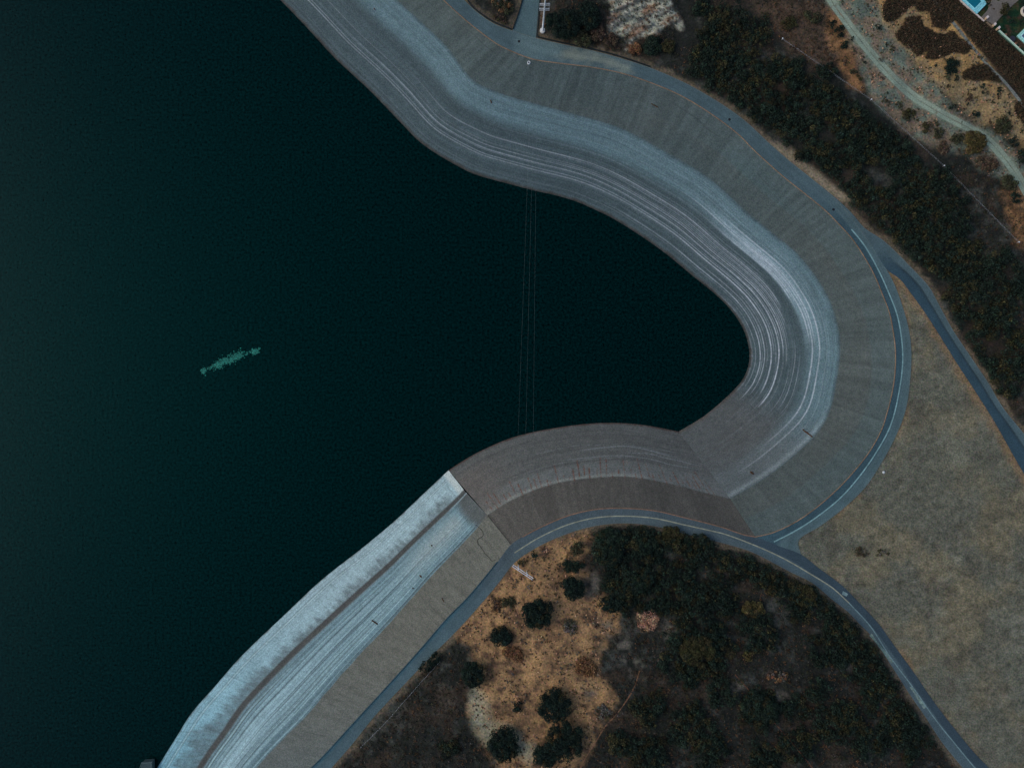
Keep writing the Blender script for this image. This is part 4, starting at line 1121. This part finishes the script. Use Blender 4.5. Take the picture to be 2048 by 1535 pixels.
for i, (pts, label, w) in enumerate(CRACKS):
    r = np.random.default_rng(650 + i)
    c0 = even(catmull(pts), 260 if i == 0 else 170)
    z = np.array([bank_z(p, q) for p, q in c0]); X, Y, _ = W(c0[:, 0], c0[:, 1], z)
    v, cc = leaf_cloud(np.c_[X, Y, z + .03, np.full(len(X), w) * r.uniform(.6, 1.3, len(X))], np.broadcast_to(C(34, 34, 32), (len(X), 3)), 18, .18, r, 0.0)
    tag(make_mesh('weed_line', v, quads(v), M_LEAF, None, cc), label, 'weeds')

# ------------------------------------------------------------------ power line
def ground_at(px, py):
    z = float(zfun(np.array([px]), np.array([py]))[0]); x, y, _ = W(px, py, z)
    return x, y, z
bx, by, bz = ground_at(1085, 62)
t = thing('power_pole', 'tall white steel power pole on a round concrete footing beside the access road', 'power pole', (bx, by, bz))
MB().lathe((0, 0, -.5), [(1.25, 0), (1.25, 1.1), (1.15, 1.25), (.9, 1.3)], 24).build('footing', mat_plain('pale_footing', (.75, .72, .66), .8), t)
MB().lathe((0, 0, .7), [(.62, 0), (.62, .12), (.42, .13), (.38, 10), (.32, 22), (.25, 34.5), (.1, 34.8)], 16).build('mast', M_WHITE, t, True)
for zz, x0, x1, y0 in ((18.6, -2.3, 2.3, 0.0), (22.6, -2.3, 2.3, 0.0), (33.0, -5.2, 1.0, 0.0)):
    ar = MB().box(((x0 + x1) / 2, y0 - .36, zz), (x1 - x0, .16, .22)).box(((x0 + x1) / 2, y0 + .36, zz), (x1 - x0, .16, .22)).build('crossarm', M_WHITE, t)
    for xx in ((x0 + .15, (x0 + x1) / 2 - .9, x1 - .15) if zz < 30 else (-4.8, -4.0, -3.2)):
        MB().lathe((xx, y0 - .36, zz - 1.0), [(.05, 0), (.17, .1), (.06, .2), (.17, .35), (.06, .45), (.17, .6), (.06, .7), (.08, .89)], 10).build('insulator', M_CERAM, ar)
for xx in (-2.1, 2.1):
    MB().box((xx, 0, 20.6), (.12, .12, 3.8)).build('brace', M_WHITE, t)
top_z = bz + 33.0 - 1.0
TOPS = [(bx + q, by - .36, top_z) for q in (-4.8, -4.0, -3.2)]

p1, p2 = ground_at(1036.5, 1128), ground_at(1053.5, 1140.5)
hz = 7.6
t = thing('pylon', 'low pylon with twin poles and a double crossarm on the dry grass hill', 'pylon', ((p1[0] + p2[0]) / 2, (p1[1] + p2[1]) / 2, (p1[2] + p2[2]) / 2))
o0 = np.array(t.location)
ztop = max(p1[2], p2[2]) + hz - o0[2]
axv = np.array([p2[0] - p1[0], p2[1] - p1[1]]); axv /= np.linalg.norm(axv); nv = np.array([-axv[1], axv[0]])
for p in (p1, p2):
    MB().tube([(p[0] - o0[0], p[1] - o0[1], p[2] - o0[2] - .5), (p[0] - o0[0], p[1] - o0[1], ztop + .5)], [.24, .19], 10).build('pole', M_STEEL, t, True)
ang = math.atan2(axv[1], axv[0])
for s_ in (-1, 1):
    cpos = nv * s_ * .42
    MB().box((cpos[0], cpos[1], ztop), (11.2, .26, .34), ang).build('crossarm', M_STEEL, t)
for q in (-5.3, -2.4, 2.4, 5.3):
    MB().box((axv[0] * q, axv[1] * q, ztop + .24), (.18, 1.1, .12), ang).build('spacer', M_STEEL, t)
ENDS = []
for q in (-5.2, 0.0, 5.2):
    e = (axv[0] * q, axv[1] * q)
    MB().lathe((e[0], e[1], ztop + .3), [(.06, 0), (.16, .08), (.06, .18), (.16, .3), (.06, .42), (.14, .52), (.05, .62)], 10).build('insulator', M_CERAM, t)
    ENDS.append((o0[0] + e[0], o0[1] + e[1], o0[2] + ztop + .92))
M_WIRE = mat_plain('aluminium_wire', (.20, .22, .21), .5, .4, .0)
for (a, b2, label) in zip(TOPS, ENDS, ('left overhead wire crossing the dark water', 'middle overhead wire crossing the dark water', 'right overhead wire crossing the dark water')):
    s = np.linspace(0, 1, 61)
    pts = [(a[0] + (b2[0] - a[0]) * q, a[1] + (b2[1] - a[1]) * q, a[2] + (b2[2] - a[2]) * q - 4 * 7.0 * q * (1 - q)) for q in s]
    tag(MB().tube(pts, .016, 5).build('power_line', M_WIRE), label, 'power line', 'overhead wires')

# ------------------------------------------------------------------ walls, fences, covers
def wall(pts, w, h, mat, label, name='retaining_wall', z0=None, cap=None):
    c = even(catmull(pts), max(10, len(pts) * 8))
    z = zfun(c[:, 0], c[:, 1]) if z0 is None else np.full(len(c), z0)
    X, Y, _ = W(c[:, 0], c[:, 1], z)
    Q = np.c_[X, Y]; tt = np.gradient(Q, axis=0); tt /= np.linalg.norm(tt, axis=1)[:, None]; nn = np.c_[-tt[:, 1], tt[:, 0]] * w / 2
    prof = [(-1, -.4), (-1, h), (1, h), (1, -.4)]
    V = np.stack([np.c_[Q + nn * a, z + b2] for a, b2 in prof], 1)
    n = len(c); f = []
    for i in range(n - 1):
        for k in range(4):
            a, b2 = i * 4 + k, i * 4 + (k + 1) % 4
            f.append((a, a + 4, b2 + 4, b2))
    f += [(0, 1, 2, 3), tuple((n - 1) * 4 + k for k in (3, 2, 1, 0))]
    return tag(make_mesh(name, V.reshape(-1, 3), f, mat), label, 'wall')
wall([(930,-6),(945,14),(961,27.5),(990,46),(1024,59.5)], .35, .7, M_WALLD, 'low dark wall along the brush wedge left of the access road')
wall([(1026,59),(1033,39),(1040,18),(1046,-4)], .35, .7, M_WALLD, 'low dark wall climbing the left side of the access road')
wall([(1073.5,74),(1076,50),(1077.5,28),(1080,0),(1083,-20)], .35, .6, M_WALLD, 'low dark wall on the right side of the access road by the steel pole')
wall([(1074,74.5),(1128,87),(1185,99),(1244,115),(1300,134)], .35, .7, M_WALLD, 'low dark wall along the crest road under the eroded slope')

def wire_fence(pts, name_label, posth=1.3, n=None, mat=None, cap=True, pr=.07, wr=.012):
    c = np.asarray(pts, float)
    z = zfun(c[:, 0], c[:, 1]); X, Y, _ = W(c[:, 0], c[:, 1], z)
    t = thing('wire_fence', name_label, 'fence', (X[0], Y[0], z[0]))
    L = np.c_[X - X[0], Y - Y[0], z - z[0]]
    for p in L:
        m = MB().tube([p - (0, 0, .3), p + (0, 0, posth)], pr, 8)
        if cap: m.lathe(p + (0, 0, posth), [(.30, 0), (.30, .12), (.2, .2)], 12)
        m.build('post', mat or M_WHITE, t)
    for hh in (.95, .55):
        d = even(L[:, :2], 60); dz = np.interp(np.linspace(0, 1, 60), np.linspace(0, 1, len(L)), L[:, 2])
        MB().tube([(q[0], q[1], w + posth * hh) for q, w in zip(d, dz)], wr, 5).build('wire', M_STEEL, t)
    return t
wire_fence([(1563,80),(1740,201),(1885,333),(2034,485)], 'fence of white capped posts along the edge of the dense scrub', 1.4)
wire_fence([(880,1321),(862,1341),(844,1360),(824,1383),(805,1404),(786,1427),(767,1447),(746,1468),(722,1492)], 'thin wire fence beside the lower left road', 1.1, mat=M_STEEL, cap=False, pr=.05, wr=.010)

for i, (x, y, label) in enumerate(((1038, 83, 'dark manhole cover where the access road meets the crest road'), (1459, 239, 'dark manhole cover on the crest road below the dense scrub'), (1667, 419, 'dark manhole cover on the crest road before the roads fork'))):
    X, Y, z = W(x, y, Z_TOP)
    t = thing('manhole_cover', label, 'manhole cover', (X, Y, Z_TOP), 'manhole covers on the road')
    MB().lathe((0, 0, 0), [(.62, -.05), (.62, .03), (.50, .035), (.49, .0)], 20).build('ring', M_DARK, t)
    MB().lathe((0, 0, 0), [(.47, -.05), (.47, .022), (.2, .03)], 20).build('lid', mat_plain('cast_iron', (.015, .016, .018), .7), t)
x, y = 1057.5, 126; z = bank_z(x, y); X, Y, _ = W(x, y, z)
t = thing('standpipe', 'short white standpipe with a dark open mouth at the top of the bank', 'pipe', (X, Y, z))
MB().lathe((0, 0, -.3), [(.75, 0), (.75, .5), (.70, .9), (.42, .9), (.40, .55)], 20).build('collar', M_WHITE, t, False)
MB().lathe((0, 0, 0), [(.40, .2), (.40, .32), (.1, .33)], 16).build('mouth_shade', M_DARK, t)  # dark disc stands in for the shade inside the pipe
x, y, z = ground_at(1767, 944)
t = MB().lathe((0, 0, -.1), [(.62, 0), (.70, .25), (.52, .5), (.2, .62)], 9).build('marker_stone', mat_plain('white_stone', (.62, .64, .62), .9, var=.3)); t.location = (x, y, z)
tag(t, 'small white stone on the grass edge beside the crest road', 'stone')
o = grid_mesh('road_marking', plan(lerp_curves(np.array([(1686.0,1181),(1691,1184),(1696,1187)]), np.array([(1684.0,1188),(1689,1190),(1693,1192)]), 3), Z_TOP + .012), M_LINE, np.broadcast_to(C(92, 116, 124), (3, 3, 3)), smooth_shade=False)
tag(o, 'pale painted patch on the road beside the dry grass', kind='structure')
for (pts, label) in (([(1741,1268),(1752,1282),(1768,1302),(1785,1324)], 'pale gravel washed over the road edge below the hill'), ([(1822,1372),(1836,1395),(1850,1415)], 'pale gravel patch further down the same road edge')):
    ribbon('gravel', pts, 1.5, Z_TOP + .010, C(88, 108, 108), M_GRND, label=label, wob=.8)

# concrete intake platform at the lower left corner of the bank
x, y, _ = W(292, 1545, 2.6)
t = thing('intake_platform', 'grey concrete platform with a railing in the water at the bottom edge', 'platform', (x, y, 0), None)
k = SC * (H - 2.6) / H
poly = [(285,1523),(304,1522),(305,1590),(250,1590),(270,1556),(279,1540)]
top = [((a - 292) * k, (1545 - b2) * k) for a, b2 in poly]
v = [(*p, 2.6) for p in top] + [(*p, -3) for p in top]; n = len(top)
make_mesh('deck', v, [tuple(range(n))[::-1]] + [(i, (i + 1) % n, n + (i + 1) % n, n + i) for i in range(n)], mat_plain('grey_concrete', C(46, 62, 68), .9), t)
m = MB()
for (a, b2) in zip(top, top[1:] + top[:1]):
    m.tube([(*a, 3.6), (*b2, 3.6)], .07, 6)
m.build('handrail', mat_plain('dull_rail', C(88, 108, 112), .6), t)
for a in top: MB().tube([(*a, 2.5), (*a, 3.6)], .06, 6).build('post', M_STEEL, t)

# green cloud of bubbles in the lake
r = np.random.default_rng(77)
pts = []
for (a, b2, sx, sy, n) in ((408,742,3.4,5,110), (434,730,7,6,170), (450,722,8,6,210), (466,716,9,6,210), (480,710,6,6,150), (509,703,6,4.5,160), (422,735,4,3,20), (496,706,6,3,20)):
    q = r.normal(0, 1, (n, 2)) * (sx, sy) * .72; q[:, 1] -= q[:, 0] * .22
    pts.append(np.c_[a + q[:, 0], b2 + q[:, 1]])
pts = np.vstack(pts); m = MB()
for p in pts:
    X, Y, _ = W(p[0], p[1], 0); rr = .10 + .30 * r.random() ** 2
    m.lathe((X, Y, 0), [(rr, -.02), (rr * .9, .02 + rr * .12), (rr * .5, .03 + rr * .22)], 6)
mb = mat_plain('aerated_water', C(10, 92, 84, 1.0), .5, .3, var=.5, scale=1.2)
tag(m.build('foam', mb), 'patch of green foam and bubbles on the dark water', 'foam', kind='stuff')

# ------------------------------------------------------------------ gardens in the corner
M_CREAM = mat_plain('cream_render', (.80, .66, .58), .85)
M_ORNG = mat_plain('ochre_render', (.72, .50, .30), .85)
M_TEALW = mat_plain('pale_glass_rail', C(140, 172, 168), .5)
def seg_wall(a, b2, w, h, mat, name, label, parent=None):
    (x1, y1, z1), (x2, y2, z2) = ground_at(*a), ground_at(*b2)
    L = math.hypot(x2 - x1, y2 - y1); an = math.atan2(y2 - y1, x2 - x1); z = min(z1, z2)
    t = thing(name, label, 'wall', ((x1 + x2) / 2, (y1 + y2) / 2, z))
    MB().box((0, 0, h / 2 - .3), (L, w, h + .6), an).build('wall', mat, t)
    MB().box((0, 0, h + .08), (L + .1, w + .16, .16), an).build('coping', mat, t)
    return t
seg_wall((1896,-18), (1968,43), .45, 1.1, M_CREAM, 'garden_wall', 'bright cream garden wall beside the blue swimming pool')
seg_wall((1972,46), (1984,56), .4, .5, mat_plain('low_stone', C(96, 84, 72), .9), 'garden_wall', 'low brown wall closing the gap between the gate pillars')
for (x, y, label) in ((1969.5, 38.5, 'ochre pillar at the end of the bright cream wall'), (1984.5, 52.5, 'ochre pillar in the middle of the three'), (1992.5, 59.5, 'ochre pillar nearest the glass railing')):
    X, Y, z = ground_at(x, y)
    t = thing('pillar', label, 'pillar', (X, Y, z), 'gate pillars')
    MB().box((0, 0, .8), (.8, 1.0, 2.0), R(-42)).build('shaft', M_ORNG, t)
    MB().box((0, 0, 1.9), (1.0, 1.2, .18), R(-42)).build('cap', M_CREAM, t)
a, b2 = ground_at(1995, 63), ground_at(2075, 136)
L = math.hypot(b2[0] - a[0], b2[1] - a[1]); an = math.atan2(b2[1] - a[1], b2[0] - a[0])
t = thing('railing', 'pale glass railing along the edge of the lower garden', 'railing', ((a[0] + b2[0]) / 2, (a[1] + b2[1]) / 2, min(a[2], b2[2])))
MB().box((0, 0, .1), (L, .5, .8), an).build('plinth', mat_plain('green_grey_plinth', C(58, 82, 76), .9), t)
MB().box((0, 0, .85), (L, .10, .68), an).build('panel', M_TEALW, t)
MB().box((0, 0, 1.24), (L, .34, .1), an).build('top_rail', mat_plain('pale_rail', C(150, 172, 166), .5), t)
for q in np.linspace(-L / 2 + .2, L / 2 - .2, 11):
    MB().box((q * math.cos(an), q * math.sin(an), .8), (.14, .18, .9), an).build('post', M_WHITE, t)

def pool(corner, e1, e2, l1, l2, w1, w2, name, label, cat, coldeep, colcop):
    """pool whose lower corner sits at a photo pixel; e1, e2 run along its sides"""
    z = 19.0 + 2.2
    z = max(ground_at(*corner)[2], ground_at(corner[0] + e1[0] * 30, corner[1] + e1[1] * 30)[2]) + .25
    x, y, _ = W(*corner, z)
    u = np.array((e1[0], -e1[1]), float); u /= np.linalg.norm(u); w = np.array((e2[0], -e2[1]), float); w /= np.linalg.norm(w)
    t = thing(name, label, cat, (x, y, z))
    def rect(a0, a1, b0, b1, z0, z1, mb):
        c = [u * a + w * b3 for a, b3 in ((a0, b0), (a1, b0), (a1, b1), (a0, b1))]
        v = [(*p, z0) for p in c] + [(*p, z1) for p in c]
        if u[0] * w[1] - u[1] * w[0] < 0: fl = lambda f: tuple(f[::-1])
        else: fl = lambda f: f
        return mb.add(v, [fl((3, 2, 1, 0)), fl((4, 5, 6, 7)), fl((0, 1, 5, 4)), fl((1, 2, 6, 5)), fl((2, 3, 7, 6)), fl((3, 0, 4, 7))])
    mt = mat_plain(name + '_paving', colcop, .7, var=.25, scale=1.0)
    bk = MB(); rect(-w1, l1 + w1, -w2, l2 + w2, -3, -.06, bk); bk.build('base', mat_plain(name + '_joints', colcop * .45, .9), t)
    # paving slabs round the rim
    slabs = MB()
    def tiles(a0, a1, b0, b1, na_, nb_):
        ga, gb = np.linspace(a0, a1, na_ + 1), np.linspace(b0, b1, nb_ + 1)
        for i in range(na_):
            for j in range(nb_): rect(ga[i] + .05, ga[i + 1] - .05, gb[j] + .05, gb[j + 1] - .05, -.3, .0, slabs)
    tiles(-w1, 0, -w2, l2 + w2, max(1, round(w1 / 1.0)), max(2, round((l2 + 2 * w2) / 1.4)))
    tiles(l1, l1 + w1, -w2, l2 + w2, max(1, round(w1 / 1.0)), max(2, round((l2 + 2 * w2) / 1.4)))
    tiles(0, l1, -w2, 0, max(2, round(l1 / 1.4)), max(1, round(w2 / 1.0)))
    tiles(0, l1, l2, l2 + w2, max(2, round(l1 / 1.4)), max(1, round(w2 / 1.0)))
    slabs.build('paving', mt, t)
    rim = MB()
    for q in ((-.28, 0, -.28, l2 + .28), (l1, l1 + .28, -.28, l2 + .28), (0, l1, -.28, 0), (0, l1, l2, l2 + .28)): rect(*q, -.2, .06, rim)
    rim.build('rim', mat_plain(name + '_rim', np.clip(colcop * 1.25, 0, .9), .6), t)
    wt_ = MB(); rect(0, l1, 0, l2, -.5, -.02, wt_)
    mw_ = mat_plain(name + '_water', coldeep, .08, .5, var=.12, scale=.5)
    wt_.build('water', mw_, t)
pool((1949.5, 16.8), (13, -13.6), (-18, -16.6), 4.5, 11.0, 1.25, 2.6, 'swimming_pool', 'blue swimming pool with pale paved surround behind the cream wall', 'swimming pool', C(4, 82, 104), C(104, 166, 184))
pool((2043, 72), (14, -14), (15, 15), 6.0, 7.0, 1.5, 1.5, 'spa_pool', 'pool with a wide pale teal rim cut by the right edge', 'pool', C(62, 72, 96), C(126, 176, 176))

def slab(name, poly, dz, col, label, mat):
    c = np.asarray(poly, float); z = float(zfun(c[:, 0], c[:, 1]).max()) + dz
    X, Y, _ = W(c[:, 0], c[:, 1], z); n = len(c)
    ar = sum(X[i] * Y[(i + 1) % n] - X[(i + 1) % n] * Y[i] for i in range(n))
    v = [(X[i], Y[i], z) for i in range(n)] + [(X[i], Y[i], z - 2.0) for i in range(n)]
    f = [tuple(range(n))] + [(i, n + i, n + (i + 1) % n, (i + 1) % n) for i in range(n)]
    if ar < 0: f = [q[::-1] for q in f]
    return tag(make_mesh(name, v, f, mat_plain(name, col, .9, var=.2, scale=1.2)), label, kind='structure')
slab('driveway', [(1991,-20),(2060,-40),(2038,0),(2026,10),(2014,22),(2000,36),(1988,50),(1976,42),(1964,34),(1978,18)], .10, C(84, 82, 82), 'grey paved drive between the two gardens', None)

def pot_plant(x, y, r0, h, col, label, name='potted_plant'):
    X, Y, z = ground_at(x, y); rr = np.random.default_rng(int(x * 7 + y))
    t = thing(name, label, 'plant', (X, Y, z + .05), 'potted plants behind the glass railing')
    MB().lathe((0, 0, 0), [(.32, 0), (.42, .55), (.46, .6), (.36, .6)], 14).build('pot', mat_plain('terracotta', C(136, 92, 82), .85), t)
    sp = lobes(0, 0, .5, r0, r0, 0, h, rr, 5); v, c = leaf_cloud(sp, np.broadcast_to(PAL[col], (5, 3)), 12, .25, rr)
    make_mesh('foliage', v, quads(v), M_LEAF, t, c)
pot_plant(2008.5, 72, .45, .9, 'p', 'pinkish potted plant behind the glass railing, nearest the pillars')
pot_plant(2029, 89, .5, .9, 'r', 'reddish potted plant behind the glass railing, beside the round table')
pot_plant(2037, 96, .6, 1.0, 'o', 'olive potted plant behind the glass railing, nearest the right edge')
X, Y, z = ground_at(2023, 79)
t = thing('garden_table', 'round dark garden table on the lawn behind the glass railing', 'table', (X, Y, z))
MB().lathe((0, 0, .70), [(1.35, 0), (1.38, .03), (1.35, .07), (.2, .08)], 24).build('tabletop', mat_plain('dark_slate', C(34, 34, 46), .5), t)
MB().lathe((0, 0, 0), [(.5, 0), (.45, .06), (.12, .1), (.10, .7)], 12).build('leg', M_DARK, t)
X, Y, z = ground_at(2051, 24)
t = thing('hot_tub', 'round hot tub with a bright cream rim at the right edge', 'hot tub', (X, Y, z))
MB().lathe((0, 0, -.5), [(2.6, 0), (2.6, 1.2), (2.5, 1.3), (1.75, 1.3), (1.7, 1.1)], 28).build('rim', mat_plain('cream_stone', (.80, .66, .50), .8), t)
MB().lathe((0, 0, 0), [(1.72, .3), (1.72, .62), (.2, .63)], 28).build('water', mat_plain('dark_tub_water', C(30, 28, 42), .1, .5), t)
for i, (x, y, rx, ry, h, col, kd, label) in enumerate(((2001,25,15,13,4.2,'o','t','olive garden tree in the middle of the grey drive'), (1977,14,6,14,1.6,'b','s','reddish hedge between the pool surround and the drive'), (2040,10,9,7,2.2,'g','s','green garden bush at the top right corner'), (2022,46,9,7,1.8,'d','s','dark garden bush on the lawn right of the drive'), (2004,66,8,5,1.2,'o','s','olive garden bush beside the last pillar'), (2040,50,7,6,1.4,'g','s','green garden bush above the teal rimmed pool'))):
    rr = np.random.default_rng(900 + i); X, Y, z = ground_at(x, y)
    t = thing(NAME[kd], label, CAT[kd], (X, Y, z), 'garden plants')
    sp = lobes(0, 0, 0, rx * .235, ry * .235, R(40), h, rr)
    v, c = leaf_cloud(sp, np.broadcast_to(PAL[col], (len(sp), 3)) * np.exp(rr.normal(0, .2, (len(sp), 1))), 8, .45, rr)
    make_mesh('crown' if kd == 't' else 'foliage', v, quads(v), M_LEAF, t, c)
    MB().tube([(0, 0, -.2), (0, 0, h * .6)], [.16, .08], 7).build('trunk' if kd == 't' else 'stems', M_BARK, t)
